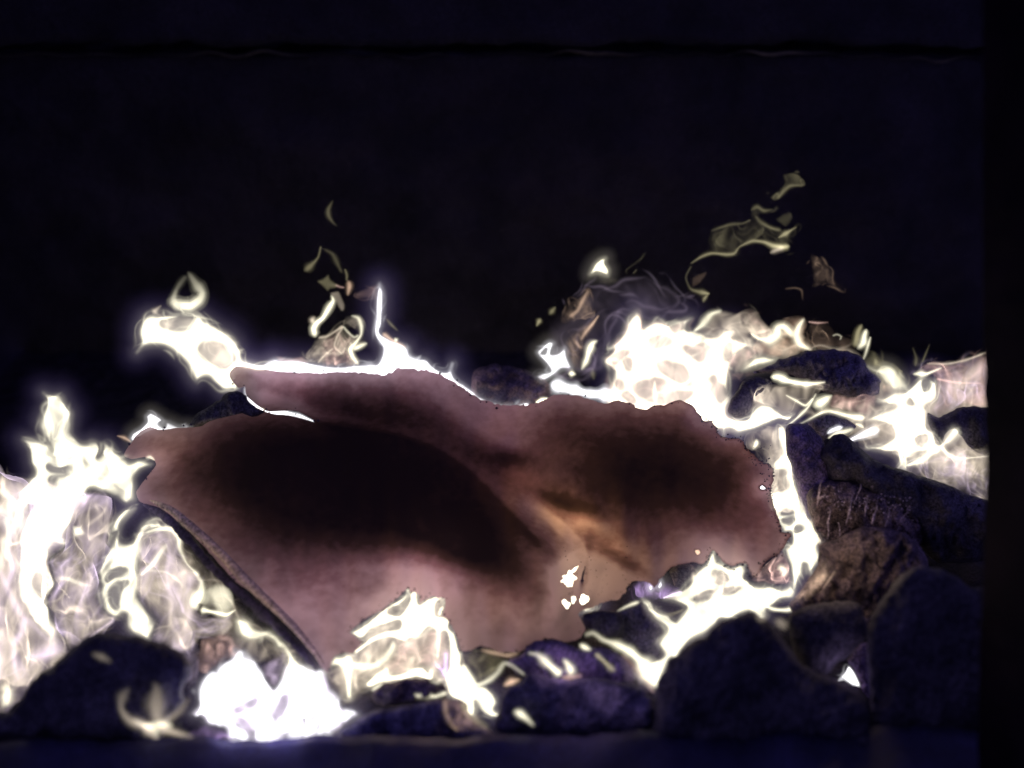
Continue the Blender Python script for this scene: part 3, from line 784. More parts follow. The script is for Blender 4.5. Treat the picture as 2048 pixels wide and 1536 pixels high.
f = flame(90, 1200, .68, "tall white flame at the far left, forked top, standing behind the big left coal")
W1 = (q(*A, 440,130,530,150,640,155,690,250,745,330,740,430,735,540,800,620,870,640,930,620,990,630,1015,680,995,790,1050,720,1060,645,1110,655,1180,720,1260,770,1340,820,1440,810,1560,860,1450,920,1390,1000,1400,1100,1390,1230,1290,1270,1180,1200,1060,1160,930,1120,880,1200,780,1250)
      + q(*B, 770,80,760,180,720,280,660,380,700,430,660,490,560,470,490,620,500,700,570,850,470,1000,480,1050,520,1180,600,1320,550,1450,480,1400,400,1330,330,1200,250,1080,190,1000,170,850,185,700,190,540,220,370,270,200,340,80)
      + q(*A, 340,1290,230,1270,170,1190,250,1080,300,1010,345,945,310,850,290,720,230,610,300,590,400,600,480,640,540,700,470,610,400,500,390,420,440,300,470,220))
body(f, C_, [W1, q(*A, 510,1010,580,990,660,985,600,1050,550,1110), q(*A, 480,880,560,900,690,900,640,945,520,920), q(*A, 540,1140,620,1160,570,1190), q(*B, 355,800,400,760,450,800,455,900,430,990,380,940)], (.670, .630), 1.10, 'cream', True, thick=24, fold=6, R=26, var=.15)
V1 = q(*A, -120,900,0,860,60,960,120,1000,280,1000,420,1000,700,1100,900,1150,900,1240) + q(*B, 800,200,700,450,500,620,560,850,480,1050,600,1330,700,1560,500,1760,300,1950,150,2150,-120,2200)
body(f, V_, [V1], (.706, .622), .24, 'beige', True, thick=30, fold=6, soft=34, halo=False, streaks=0)
body(f, V_, [V1], (.700, .618), .075, 'mauve', False, thick=26, fold=20, L=95, var=.5)
body(f, V_, [V1], (.712, .624), .09, 'beige', False, thick=20, fold=14, L=60, var=.5)
lick(f, L_, lk(*B, -40,-120,60, 60,-60,90, 160,30,80, 300,40,60), .68, [.3,.5,.5,.2], 'cream')
body(f, V_, [q(*B, -120,60,0,0,120,-60,300,20,330,160,250,360,190,560,120,420,60,220,-120,200)], .69, .55, 'cream', True, thick=20, fold=5, soft=22, halo=False)
body(f, V_, [q(*A, 560,1000,760,960,1000,1000,1140,1100,1050,1160,900,1150,780,1270,700,1500,560,1500,480,1300)], .68, .7, 'cream', True, thick=20, fold=4, soft=20, halo=False)
lick(f, L_, lk(*B, 40,160,70, 90,330,80, 40,520,70, 110,640,60), .672, [.3,.35,.25,.3], 'cream')
lick(f, L_, lk(*B, 240,20,40, 150,230,60, 90,480,60, 130,700,70, 60,900,50), .68, [.35,.25,.15,.3,.1], 'mauve')
lick(f, L_, lk(*B, -10,700,60, 100,960,70, 200,1150,80, 330,1280,70, 500,1440,30), (.67,.635), [.2,.3,.35,.25,.1], 'mauve')
lick(f, L_, lk(*B, 260,1180,50, 220,1350,90, 140,1500,70, 160,1750,60, 190,1850,30), (.64,.61), [.2,.35,.25,.3,.1], 'mauve')
lick(f, L_, lk(*C, 20,660,80, 70,750,110, 60,850,100, 10,930,70), (.615,.605), [.5,.8,.7,.2], 'cream')

f = flame(170, 1180, .68, "veil of mauve flame with dark folds between the two white flames at left")
V2 = q(*B, 780,-20,900,-80,1100,-60,1170,120,1130,380,1080,560,1010,750,1030,880,1010,980,1060,1120,1200,1210,1100,1330,980,1420,860,1470,700,1540,600,1330,480,1050,560,850,500,620,700,470,740,260)
body(f, V_, [V2], (.706, .644), .11, 'beige', True, thick=26, fold=6, soft=26, halo=False, streaks=0)
body(f, V_, [V2], (.700, .640), .05, 'mauve', False, thick=22, fold=17, L=80, var=.55)
body(f, V_, [V2], (.710, .646), .065, 'beige', False, thick=14, fold=10, L=52, var=.5)
lick(f, L_, lk(*B, 560,800,60, 700,810,60, 830,860,50, 950,880,30), .685, [.1,.35,.25,.05], 'cream')
lick(f, L_, lk(*B, 740,260,40, 800,320,90, 880,350,40), .685, [.5,.9,.2], 'cream')
lick(f, L_, lk(*B, 1090,60,30, 1050,140,40, 940,230,40, 880,280,20), .685, [.12,.16,.14,.05], 'beige')
lick(f, L_, lk(*B, 900,1420,30, 1020,1330,40, 1180,1220,30), (.645,.655), [.15,.2,.1], 'mauve')

f = flame(265, 1200, .68, "second white flame from the left, beside the paper's left corner")
W2 = q(*B, 1390,80,1290,100,1190,170,1120,280,1120,350,1200,330,1150,400,1100,520,1050,640,1000,750,1030,880,1010,980,1060,1120,1180,1210,1280,1180,1300,1330,1420,1410,1530,1430,1600,1250,1500,1120,1420,980,1430,800,1430,640,1470,520,1480,340,1560,300,1690,285,1600,190,1500,210,1440,270,1400,380,1350,440,1250,430,1230,340,1260,240)
body(f, C_, [W2, q(*B, 1100,830,1130,760,1260,700,1230,760), q(*B, 1130,960,1200,880,1270,850,1220,950,1200,1110,1150,1050)], (.676, .632), 1.04, 'cream', True, thick=20, fold=4, R=22, var=.15, s=3.5)
V3 = q(*B, 1400,340,1560,300,1690,280,1790,300,1850,380,1850,540,1950,680,2048,760) + q(*D, 420,780,450,900,440,960,400,1150,500,1180,700,1200,760,1280,640,1400,420,1420,300,1560,100,1560) + q(*B, 1700,1500,1550,1440,1600,1250,1420,1000,1400,700)
body(f, V_, [V3 ], (.694, .634), .2, 'beige', True, thick=26, fold=6, soft=26, halo=False, streaks=0)
body(f, V_, [q(*D, -60,120,60,200,220,300,420,560,560,740,700,860,820,1040,960,1240,1120,1340,1300,1500,1420,1640,1000,1700,700,1500,560,1240,380,1000,200,700,40,420)], (.690, .628), .17, 'beige', True, thick=24, fold=5, soft=30, halo=False, streaks=.06)
body(f, V_, [V3], (.688, .630), .075, 'beige', False, thick=20, fold=13, L=75, var=.5)
body(f, V_, [V3], (.698, .636), .05, 'mauve', False, thick=14, fold=17, L=90, var=.5)
lick(f, L_, lk(*B, 1430,780,40, 1560,660,50, 1650,530,60, 1720,440,50), .675, [.5,.6,.35,.1], 'cream')
lick(f, L_, lk(*B, 1480,340,30, 1620,295,40, 1750,300,60, 1830,380,60, 1840,500,40, 1920,660,30, 2048,780,30), .675, [.3,.5,.6,.6,.3,.3,.4], 'cream')
lick(f, L_, lk(*B, 1500,720,30, 1700,740,30, 1850,850,40, 1870,920,30), .676, [.1,.12,.25,.08], 'cream')
lick(f, L_, lk(*D, 330,720,50, 420,830,60, 420,930,90, 360,1060,120, 400,1140,60), .675, [.25,.3,.6,1.1,.5], 'cream')
body(f, V_, [q(*D, 440,940,520,850,640,830,740,890,780,1060,740,1170,650,1190,520,1150,420,1090)], .672, .42, 'cream', True, thick=18, fold=3, soft=14)
lick(f, L_, lk(*D, 400,1120,60, 560,1150,50, 680,1175,50, 780,1120,25), .67, [.9,.7,.8,.3], 'cream')

f = flame(480, 1440, .60, "blinding white mass of flame just behind the left half of the sill")
W5 = q(*E, 210,830,250,730,330,640,430,580,560,500,630,400,720,430,820,500,870,600,940,720,1020,790,1060,740,1110,580,1180,560,1300,560,1400,600,1540,600,1560,660,1600,800,1700,880,1720,980,1820,1000,1900,1080,1760,1170,1650,1280,1600,1420,1000,1430,560,1420,500,1230,330,1190,260,1110,200,1100,150,1060,220,960)
body(f, V_, [W5], .604, .42, 'mauve', True, thick=30, fold=5, soft=20, halo=False, streaks=0)
body(f, C_, [W5, q(*E, 630,1040,740,960,830,915,760,980), q(*E, 1015,1095,1060,1020,1130,890,1130,960,1090,1040), q(*E, 650,1140,700,1130,770,1250,790,1290,700,1200)], .598, 1.7, 'white', True, thick=34, fold=6, R=26, var=.12)
body(f, V_, [q(*E, 300,1180,460,1190,560,1250,560,1420,200,1420,60,1300)], .600, .05, 'purple', False, thick=10, fold=8, L=50)
body(f, V_, [q(*E, 260,400,270,310,350,260,460,250,560,260,620,320,680,420,560,520,400,600,300,640,230,620,220,520)], .605, .12, 'pink', False, thick=18, fold=9, L=50)
body(f, V_, [q(*E, 870,600,1000,500,1110,440,1130,500,1060,740,1020,790,940,720)], .606, .16, 'mauve', False, thick=10, fold=5, L=40)
W4 = q(*E, 620,80,700,70,780,120,830,210,940,210,1010,230,1130,350,1230,480,1340,580,1400,600,1300,700,1100,700,1120,560,1130,480,1090,400,1040,390,1010,320,930,280,860,310,720,310,660,260,630,160)
body(f, C_, [W4], .615, 1.04, 'cream', True, thick=16, fold=3, R=16, s=3.5, var=.1)
body(f, V_, [q(*E, 240,420,200,250,0,200,-60,420,-40,560,120,760,240,700)], .612, .07, 'mauve', False, thick=14, fold=12, L=60)

f = flame(315, 1455, .566, "small curl of thin flame in front of the big left coal")
lick(f, L_, lk(*C, 1560,640,60, 1600,720,130, 1600,850,140, 1610,980,150, 1600,1110,150), .556, [.05,.10,.13,.2,.4], 'beige')
lick(f, L_, lk(*C, 1340,700,60, 1260,800,90, 1240,930,90, 1320,1040,90, 1450,1090,100, 1600,1120,90), .556, [.03,.07,.12,.17,.35,.5], 'beige')
lick(f, L_, lk(*C, 1950,800,60, 1850,940,80, 1740,1030,90, 1580,1110,90), .556, [.04,.10,.16,.4], 'beige')
lick(f, L_, lk(*C, 1440,1080,60, 1520,1150,80, 1630,1250,40), .556, [.3,.4,.2], 'beige')
lick(f, L_, lk(*C, 1600,1110,80, 1780,1170,80, 2000,1235,40), .556, [.5,.28,.1], 'beige')
body(f, C_, [q(*C, 1330,1010,1480,1060,1600,1030,1720,1040,1800,1090,1760,1150,1660,1150,1630,1240,1520,1170,1400,1100)], .556, .5, 'cream', True, thick=10, fold=0, soft=11, halo=False, s=3)
f = flame(203, 1316, .55, "faint slanting smear of flame against the face of the big left coal")
lick(f, L_, lk(*C, 930,360,30, 1040,400,60, 1150,460,30), .545, [.04,.11,.04], 'beige')

f = flame(860, 1330, .63, "white branching flame filling the burnt notch in the paper's lower edge")
W7 = q(*F, 870,240,900,215,950,225,962,350,1050,290,1150,262,1225,262,1180,310,1140,350,1140,470,1230,480,1285,520,1275,590,1330,640,1350,700,1370,790,1395,880,1395,960,1450,1050,1550,1190,1620,1195,1720,1260,1765,1350,1740,1420,1800,1490,1700,1500,1600,1430,1540,1330,1550,1420,1520,1500,1450,1460,1400,1350,1270,1290,1240,1180,1225,1100,1270,1000,1270,900,1270,760,1240,640,1190,660,1170,900,1135,900,1140,700,1120,620,1060,590,960,680,860,700,830,730,740,720,640,700,500,740,290,870,300,810,400,740,470,680,600,630,760,590,760,520,620,560,480,600,400,690,330,690,260,640,330,600,430,540,560,430,720,330,820,260,840,170,860,190,835,290,760,360,660,400,660,440,760,460,840,370,870,300)
body(f, C_, [W7, q(*F, 1150,470,1160,400,1215,360,1225,400,1190,470)], (.655, .604), 1.30, 'cream', True, thick=10, fold=1.5, R=8, s=2.2, var=.1)
body(f, V_, [q(*F, 640,700,860,690,1120,610,1240,640,1270,900,1130,1010,1000,1010,900,1030,700,1070,600,1000,700,850)], .640, .085, 'pink', False, thick=12, fold=9, L=55)
lick(f, L_, lk(*F, 700,710,50, 690,800,70, 620,900,70, 530,970,70, 400,990,70, 220,960,80), .625, [.5,.45,.4,.6,.6,.8], 'cream')
body(f, C_, [q(*F, 60,920,90,880,170,870,220,840,290,870,310,980,290,1100,290,1300,250,1335,215,1300,190,1100,150,1000,60,1000,0,1080,-20,1040)], .612, 1.17, 'cream', True, thick=12, fold=1.5, R=10, s=3)
body(f, C_, [q(*F, 405,1170,520,1060,640,985,670,1070,780,1060,900,1010,1000,1000,1060,1050,1070,1010,1110,1010,1110,1110,1060,1130,930,1100,780,1130,600,1150,470,1205)], .618, 1.23, 'cream', True, thick=9, fold=1.5, R=7, s=2.2)
lick(f, L_, lk(*F, 470,1240,30, 520,1210,40, 600,1160,20), .616, .5, 'cream')
lick(f, L_, lk(*F, 890,1300,30, 960,1285,45, 1060,1285,45, 1130,1295,35, 1260,1250,40), .600, [.8,.9,.8,.5,.8], 'cream')
body(f, C_, [q(*F, 1110,970,1170,950,1200,1000,1215,850,1265,860,1255,1100,1200,1090,1170,1030)], .628, .7, 'purple', True, thick=8, fold=1, R=7, s=2.2)
body(f, V_, [q(*F, 280,980,600,980,650,1070,400,1170,300,1320,280,1300)], .614, .1, 'beige', False, thick=9, fold=6, L=40)
lick(f, L_, lk(*F, 1200,1110,30, 1150,1150,40, 1060,1130,30), .60, [.3,.3,.1], 'cream')

body(f, V_, [q(*F, 200,800,400,640,830,300,1240,300,1300,560,1420,1000,1560,1200,1500,1420,1200,1300,600,1260,200,1380,40,1160)], (.664, .614), .15, 'beige', True, thick=14, fold=4, soft=22, halo=False, streaks=.05, s=3)
body(f, V_, [q(*F, 250,640,560,420,830,250,950,200,1240,250,1290,520,1400,880,1420,1080,1200,1150,900,1130,500,1200,200,1300,60,1100,180,860,300,780)], (.660, .612), .10, 'beige', False, thick=10, fold=8, L=60, s=3)
f = flame(950, 1420, .60, "thin looping licks of flame over the low coal behind the middle of the sill")
lick(f, L_, lk(*F, 1400,960,40, 1470,1080,60, 1550,1180,60, 1680,1130,50, 1770,1050,55, 1830,960,50, 1900,970,35, 2050,1080,20), .600, [.9,.9,.7,.5,.3,.25,.2,.2], 'cream')
lick(f, L_, lk(*F, 1820,1190,30, 1910,1145,60, 2010,1120,20), .600, [.4,.55,.15], 'orange')
body(f, V_, [q(*G, 1210,880,1240,1100,1330,1240,1500,1240,1700,1260,1560,1100,1440,950,1350,900)], .580, .045, 'pink', False, thick=9, fold=7, L=50)
lick(f, L_, lk(*G, 1225,900,40, 1240,1050,50, 1290,1160,50, 1370,1245,30), .579, [.12,.16,.2,.15], 'orange')
lick(f, L_, lk(*G, 1400,930,50, 1470,1060,70, 1600,1160,80, 1700,1220,40), .579, [.3,.2,.12,.05], 'olive')
body(f, V_, [q(*F, 1420,850,1650,800,1830,900,1820,960,1700,1120,1560,1180,1430,1020)], .606, .035, 'olive', False, thick=10, fold=8, L=60)
lick(f, L_, lk(*H, 0,610,20, 130,640,50, 280,670,40, 410,640,15), .606, [.1,.25,.25,.08], 'orange')

f = flame(1060, 1440, .57, "short yellow streak of flame on the wide coal behind the sill")
lick(f, L_, lk(*H, 330,1245,30, 400,1260,55, 480,1320,50, 560,1400,25), .568, [.2,.8,.45,.15], 'cream')

f = flame(1120, 1350, .60, "pair of hooked flames on the violet coal under the paper's lower edge")
lick(f, L_, lk(*H, 480,645,25, 590,665,60, 690,750,75, 780,830,80, 850,880,70), .598, [.15,.3,.6,.9,.7], 'cream')
lick(f, L_, lk(*H, 840,700,30, 890,750,60, 930,830,90, 890,890,90), .597, [.35,.6,.7,.6], 'cream')
lick(f, L_, lk(*H, 820,900,40, 960,890,60, 1060,870,30), .597, [.2,.25,.08], 'pink')
f = flame(1215, 1330, .60, "two short slanting flames side by side left of the bright ribbon")
lick(f, L_, lk(*H, 1010,550,30, 1080,590,60, 1150,620,40), .604, [.3,.8,.3], 'cream')
lick(f, L_, lk(*H, 1170,640,30, 1270,730,60, 1340,800,60, 1400,840,30), .600, [.3,.35,.35,.15], 'olive')

f = flame(1300, 1370, .60, "long bright ribbon of flame arching down to the gap beside the large right coal")
lick(f, L_, lk(*H, 1060,470,40, 1160,440,50, 1260,510,50, 1400,560,70, 1550,640,100, 1680,770,140, 1760,900,160, 1850,1010,90), .604, [.12,.25,.4,.7,.9,1.0,1.1,.9], 'cream')
lick(f, L_, lk(*H, 1440,640,40, 1560,760,60, 1680,900,70, 1790,1060,40), .603, [.06,.1,.12,.1], 'pink')

f = flame(1420, 1300, .64, "great white stream of flame running from the paper's right corner down to the sill")
W8 = q(*I, 1150,205,1190,260,1230,330,1330,370,1420,350,1490,360,1500,430,1480,500,1560,560,1700,560,1830,600,1950,560,2000,640,1980,700,1850,720,1800,760,1720,800,1720,880,1650,900,1540,840,1350,910,1230,920,1180,980,1060,1090,900,1170,830,1240,800,1290,720,1330,690,1420,620,1560,540,1600,470,1500,440,1380,600,1330,640,1270,590,1170,600,1130,660,1050,650,990,540,900,480,820,430,760,430,705,500,740,560,800,700,880,760,930,830,860,890,790,760,730,650,700,760,650,850,610,920,540,950,470,1000,400,1080,340,1100,280)
body(f, C_, [W8, q(*I, 1180,450,1260,450,1300,500,1260,560,1170,520), q(*I, 960,715,1080,640,1200,610,1400,605,1380,630,1200,660,1080,680)], (.672, .606), 1.43, 'cream', True, thick=18, fold=3, R=16, s=3, var=.1)
body(f, V_, [q(*I, 930,440,1150,420,1420,420,1450,620,1250,720,1000,760)], .668, .24, 'beige', False, thick=10, fold=7, L=50)
lick(f, L_, lk(*H, 1400,220,15, 1470,185,25, 1560,145,35, 1640,120,35), .632, [.15,.35,.5,.6], 'cream')
body(f, V_, [q(*I, 540,780,700,830,880,790,850,840,720,900,620,860)], .65, .2, 'olive', True, thick=8, fold=2, s=3)
body(f, V_, [q(*I, 1560,840,1740,860,1700,960,1600,960)], .552, .16, 'beige', True, thick=14, fold=0, soft=13)
body(f, V_, [q(*I, 1760,900,1860,870,1950,930,1950,1020,1880,1060,1780,1000)], .550, .16, 'beige', True, thick=14, fold=0, soft=13)

f = flame(1300, 1190, .70, "faint violet flame with two white sparks under the paper, left of the white stream")
body(f, V_, [q(*I, 330,560,440,500,560,500,650,480,740,560,830,600,650,700,500,720,380,690)], .690, .09, 'purple', False, thick=9, fold=6, L=45, s=3)
lick(f, L_, lk(*I, 640,700,15, 740,665,30, 850,630,40), .688, .7, 'mauve')
body(f, C_, [q(*I, 500,570,530,560,545,600,520,625,500,610)], .684, 1.0, 'white', True, thick=5, fold=0, s=1.6)
body(f, C_, [q(*I, 590,560,625,510,645,570,610,610,585,590)], .684, 1.0, 'white', True, thick=5, fold=0, s=1.6)

f = flame(1600, 1120, .70, "white column of flame licking down the right side of the paper")
W9 = q(*K1, 1060,360,1180,370,1200,520,1240,720,1275,900,1285,1030,1340,1180,1400,1350,1480,1520, k=6.827) + q(*K2, 1450,110,1550,270,1640,450,1705,580,1630,640,1660,800,1600,900,1500,1000,1430,880,1420,1000,1370,1100,1260,1280,1240,1100,1220,880,1180,750,1150,640,1240,580,1240,460,1130,440,1060,290,960,150,960,0, k=6.827) + q(*K1, 960,1250,1060,1250,1180,1200,1150,1050,1150,980,1000,960,1000,850,1080,760,1060,600, k=6.827)
body(f, C_, [W9, q(*K2, 1110,180,1180,135,1240,150,1200,190, k=6.827), q(*K2, 1310,400,1390,385,1380,420,1330,425, k=6.827), q(*K2, 1130,270,1240,250,1200,300, k=6.827)], (.722, .672), 1.23, 'cream', True, thick=16, fold=3, R=14, s=3, var=.15)
body(f, V_, [q(*K1, 600,520,640,430,800,380,1000,340,1180,360,1280,1000,1300,1200,1400,1400,1400,1530,1000,1530,900,1200,880,850,800,720,680,690,610,640, k=6.827)], .735, .15, 'beige', False, thick=14, fold=7, L=60, s=3)
lick(f, L_, lk(*K1, 770,520,40, 770,590,60, 720,680,30, k=6.827), .73, [.4,.7,.3], 'cream')
body(f, V_, [q(*K2, 1660,760,1790,870,1830,950,1700,1150,1560,1300,1380,1420,1280,1340,1430,1150,1500,1030,1600,900, k=6.827)], .632, .14, 'orange', False, thick=10, fold=5, L=45, s=3)
lick(f, L_, lk(*K2, 1855,950,20, 1770,1080,30, 1670,1220,20, k=6.827), .628, [.1,.25,.1], 'orange')
body(f, V_, [q(*K2, 690,1000,880,890,1100,700,1200,740,1230,900,1250,1150,1050,1150,900,1150,740,1130, k=6.827)], .676, .14, 'pink', False, thick=10, fold=6, L=36, s=3)
lick(f, L_, lk(*K2, 1040,960,60, 1100,930,110, 1160,980,90, 1100,1060,60, k=6.827), .672, [.4,.7,.6,.3], 'cream')
lick(f, L_, lk(*K2, 860,1420,40, 1000,1490,60, 1200,1500,50, 1380,1420,60, 1560,1290,40, k=6.827), .655, [.5,.7,.7,.6,.3], 'cream')

f = flame(1170, 1190, .69, "white fire showing through the ragged hole burnt in the paper")
body(f, C_, [q(*Lt, 380,1000,440,840,580,700,780,680,820,860,800,1000,820,1060,960,1100,980,1300,840,1400,740,1370,640,1460,480,1420,400,1240,440,1140, k=6.827)], .684, 1.9, 'cream', True, thick=10, fold=2, R=9, s=3)

body(f, C_, [[(1512,967),(1526,964),(1538,976),(1526,985),(1514,982)]], .720, 1.6, 'white', True, thick=6, fold=0, s=2, R=4, halo=False)
body(f, C_, [[(1378,1092),(1400,1090),(1408,1106),(1396,1120),(1380,1112)]], .690, 1.2, 'orange', True, thick=6, fold=0, s=2, R=4, halo=False)
f = flame(1330, 760, .78, "big white blaze with beige gaps behind the paper's upper right edge")
W11 = q(*Pt, 260,240,300,170,360,115,400,120,440,250,420,280,480,240,570,205,650,215,700,250,800,220,900,190,940,190,900,240,880,300,960,320,1180,370,1290,300,1380,310,1390,360,1360,390,1420,410,1500,430,1600,470,1480,490,1400,560,1360,640,1340,700,1330,800,1310,950,1340,1000,1310,1100,1320,1190,1430,1220,1500,1260,1400,1330,1200,1330,1130,1290,1050,1300,1000,1300,850,1250,500,1250,440,1220,330,1150,150,1120,60,1090,80,930,120,800,130,720,60,660,40,600,120,540,130,500,100,480,200,380,240,320)
PH = [q(*Pt, 510,410,560,375,620,370,690,410,730,430,680,450,600,460,560,450), q(*Pt, 870,480,980,490,1050,440,1110,480,1080,530,1070,580,1030,600,940,560),
      q(*Pt, 610,650,680,640,760,660,860,690,900,770,930,850,850,850,740,800,660,740,620,710), q(*Pt, 370,880,450,840,530,850,560,820,640,840,660,880,620,930,560,930,560,1000,540,1030,460,980,400,930),
      q(*Pt, 1150,800,1170,790,1200,850,1270,910,1290,980,1230,1030,1190,1000,1150,930,1175,880), q(*Pt, 120,620,180,580,290,540,220,600,150,650), q(*Pt, 250,630,310,610,325,700,290,690),
      q(*Pt, 165,835,210,850,215,900,180,890), q(*Pt, 1290,490,1330,470,1340,600,1310,610), q(*Pt, 600,985,760,960,930,950,860,1010,720,1050,600,1050), q(*Pt, 230,980,280,960,340,1000,345,1030,280,1010), q(*Pt, 745,290,830,255,840,290,780,325)]
body(f, C_, [W11] + PH, (.800, .785), .95, 'cream', True, thick=16, fold=2.5, R=13, s=3, var=.15)
body(f, V_, [W11], .808, .22, 'beige', True, thick=24, fold=5, soft=16, halo=False, streaks=0)
body(f, V_, [W11], .806, .10, 'pink', False, thick=14, fold=11, L=55, var=.5)
lick(f, L_, lk(*Pt, 330,300,60, 400,240,60, 400,130,20), .785, [.3,.2,.1], 'orange')
lick(f, L_, lk(*Pt, 560,820,20, 560,950,40, 570,1060,30), .785, [.25,.5,.3], 'cream')
lick(f, L_, lk(*Pt, 640,940,20, 800,880,40, 930,830,20), .785, [.25,.5,.3], 'beige')

body(f, V_, [[(1100,640),(1180,560),(1300,545),(1390,600),(1340,650),(1230,670),(1210,750),(1130,770),(1080,720)]], .812, .022, 'mauve', True, thick=24, fold=6, soft=40, halo=False, streaks=.03)
f = flame(1430, 690, .79, "rounded beige veil of flame topping the white blaze")
body(f, V_, [q(*Pt, 900,380,960,320,1080,200,1150,130,1260,100,1400,130,1450,110,1530,80,1610,110,1660,200,1730,270,1800,300,1780,370,1700,420,1560,380,1560,460,1600,500,1480,480,1380,430,1280,400,1100,370)], .795, .13, 'beige', False, thick=16, fold=8, L=70, s=3)
body(f, V_, [q(*Pt, 1400,140,1450,110,1530,80,1610,110,1660,200,1730,270,1790,300,1780,370,1700,420,1560,370,1500,250)], .79, .07, 'pink', False, thick=12, fold=5, L=50, s=3)
lick(f, L_, lk(*Pt, 950,330,40, 1040,260,70, 1090,200,70, 1150,140,70, 1260,105,40), .79, [.6,.5,.4,.5,.2], 'cream')
f = flame(1560, 700, .78, "curling yellow white flame just left of the jagged rock")
lick(f, L_, lk(*Nn, 415,345,25, 500,395,60, 600,410,90, 680,360,110, 700,290,110, 750,270,100, 810,320,90, 860,400,70), .780, [.4,.6,.7,.7,.7,.7,.6,.4], 'cream')
lick(f, L_, lk(*Nn, 970,180,40, 910,270,60, 885,360,70, 920,450,80, 1040,515,30), .780, [.3,.6,.6,.6,.3], 'cream')
body(f, V_, [q(*Nn, 680,240,780,180,880,155,970,170,1000,250,970,350,1040,430,1070,500,1000,530,900,560,760,600,560,580,440,520,440,430,560,400,660,340)], .785, .12, 'orange', False, thick=12, fold=6, L=50, s=3)
body(f, V_, [q(*Nn, 330,720,380,640,450,590,560,570,690,600,640,650,480,690)], .775, .75, 'cream', True, thick=10, fold=2, R=10, s=3)
body(f, V_, [q(*Nn, 180,720,260,560,400,480,520,490,470,560,330,660,240,740,330,740,520,690,540,740,330,800,200,820)], .78, .1, 'pink', False, thick=10, fold=6, L=40, s=3)

body(f, V_, [q(*Pt, 960,420,1300,330,1700,380,2100,420,2200,560,1800,640,1500,760,1360,820,1300,600)], .80, .22, 'beige', True, thick=20, fold=5, soft=24, halo=False, streaks=.06)
f = flame(1500, 830, .73, "yellow veil of flame wrapped over the egg shaped coal")
body(f, V_, [q(*Nn, 480,900,640,860,780,870,980,830,1200,830,1100,980,1000,1100,880,1210,720,1230,640,1140,540,1080,430,1100)], .728, .13, 'beige', False, thick=14, fold=6, L=70, s=3)
body(f, V_, [q(*Nn, 360,1180,430,1060,500,960,600,910,700,950,720,1060,640,1120,520,1140)], .727, .16, 'beige', True, thick=10, fold=1, soft=14, s=3)
body(f, C_, [q(*Nn, -60,1180,60,1160,180,1190,280,1220,380,1200,450,1110,540,1060,640,1090,730,1160,860,1170,800,1240,700,1230,600,1280,450,1340,280,1380,180,1310,140,1390,110,1300,20,1250)], .726, 1.30, 'cream', True, thick=14, fold=2, R=13, s=3)
lick(f, L_, lk(*Nn, 610,790,40, 700,790,70, 800,830,70, 1000,860,60, 1190,840,20), .725, [.7,.9,.8,.6,.3], 'cream')
lick(f, L_, lk(*Nn, 1090,950,20, 1010,1090,30, 890,1210,30, 790,1290,15), .724, [.2,.4,.5,.3], 'cream')
lick(f, L_, lk(*Nn, 770,970,15, 880,1030,30, 980,1080,30, 1060,1000,20), .724, [.2,.5,.5,.4], 'cream')

f = flame(1700, 810, .76, "pink sheet of flame hanging below the jagged rock")
body(f, V_, [q(*Nn, 1150,1090,1220,1010,1280,950,1450,990,1720,970,1700,1060,1640,1180,1500,1160,1350,1120)], .757, .13, 'pink', False, thick=9, fold=5, L=50, s=3)
lick(f, L_, lk(*Nn, 1030,1090,60, 1120,1060,110, 1210,1000,70, 1260,970,20), .756, [.4,.8,.8,.3], 'cream')
lick(f, L_, lk(*Nn, 880,1290,20, 1000,1230,30, 1130,1160,35, 1220,1140,40, 1350,1170,50, 1480,1200,60, 1600,1210,70), .735, [.1,.2,.5,.5,.6,.7,.9], 'cream')

f = flame(1720, 870, .73, "short bright licks of flame lying on the small slate coloured coal")
lick(f, L_, lk(*O_, 270,1170,20, 330,1130,50, 400,1105,50, 450,1090,20), .727, [.4,.8,.8,.3], 'white')
lick(f, L_, lk(*O_, 280,1215,20, 370,1165,40, 470,1140,50, 560,1110,30), .727, [.3,.6,.6,.3], 'cream')
lick(f, L_, lk(*O_, 410,1295,12, 540,1220,35, 640,1180,70, 740,1140,90, 830,1120,40), .727, [.5,.9,1.0,1.0,.5], 'white')
lick(f, L_, lk(*O_, 560,1060,15, 620,1080,40, 660,1110,15), .727, .5, 'cream')

f = flame(1770, 720, .77, "small upright forked flame above the right end of the jagged rock")
lick(f, L_, lk(*Nn, 1560,240,40, 1520,320,50, 1500,410,60, 1480,500,70), .772, [.25,.3,.3,.2], 'olive')
lick(f, L_, lk(*Nn, 1605,290,30, 1580,370,50, 1570,440,80, 1500,510,60), .771, [.5,.7,.7,.3], 'cream')
lick(f, L_, lk(*Nn, 1645,370,20, 1620,460,30, 1590,560,22, 1565,620,12), .771, [.4,.5,.3,.2], 'cream')
body(f, V_, [q(*Nn, 1000,260,1200,230,1300,340,1450,400,1490,500,1400,530,1250,510,1080,510)], .775, .022, 'orange', False, thick=12, fold=9, L=60)
lick(f, L_, lk(*Nn, 1250,370,15, 1300,352,18, 1345,375,18, 1325,415,12), .772, .2, 'cream')
lick(f, L_, lk(*Nn, 1000,222,12, 1100,235,16, 1220,228,10), .772, [.25,.25,.03], 'pink')

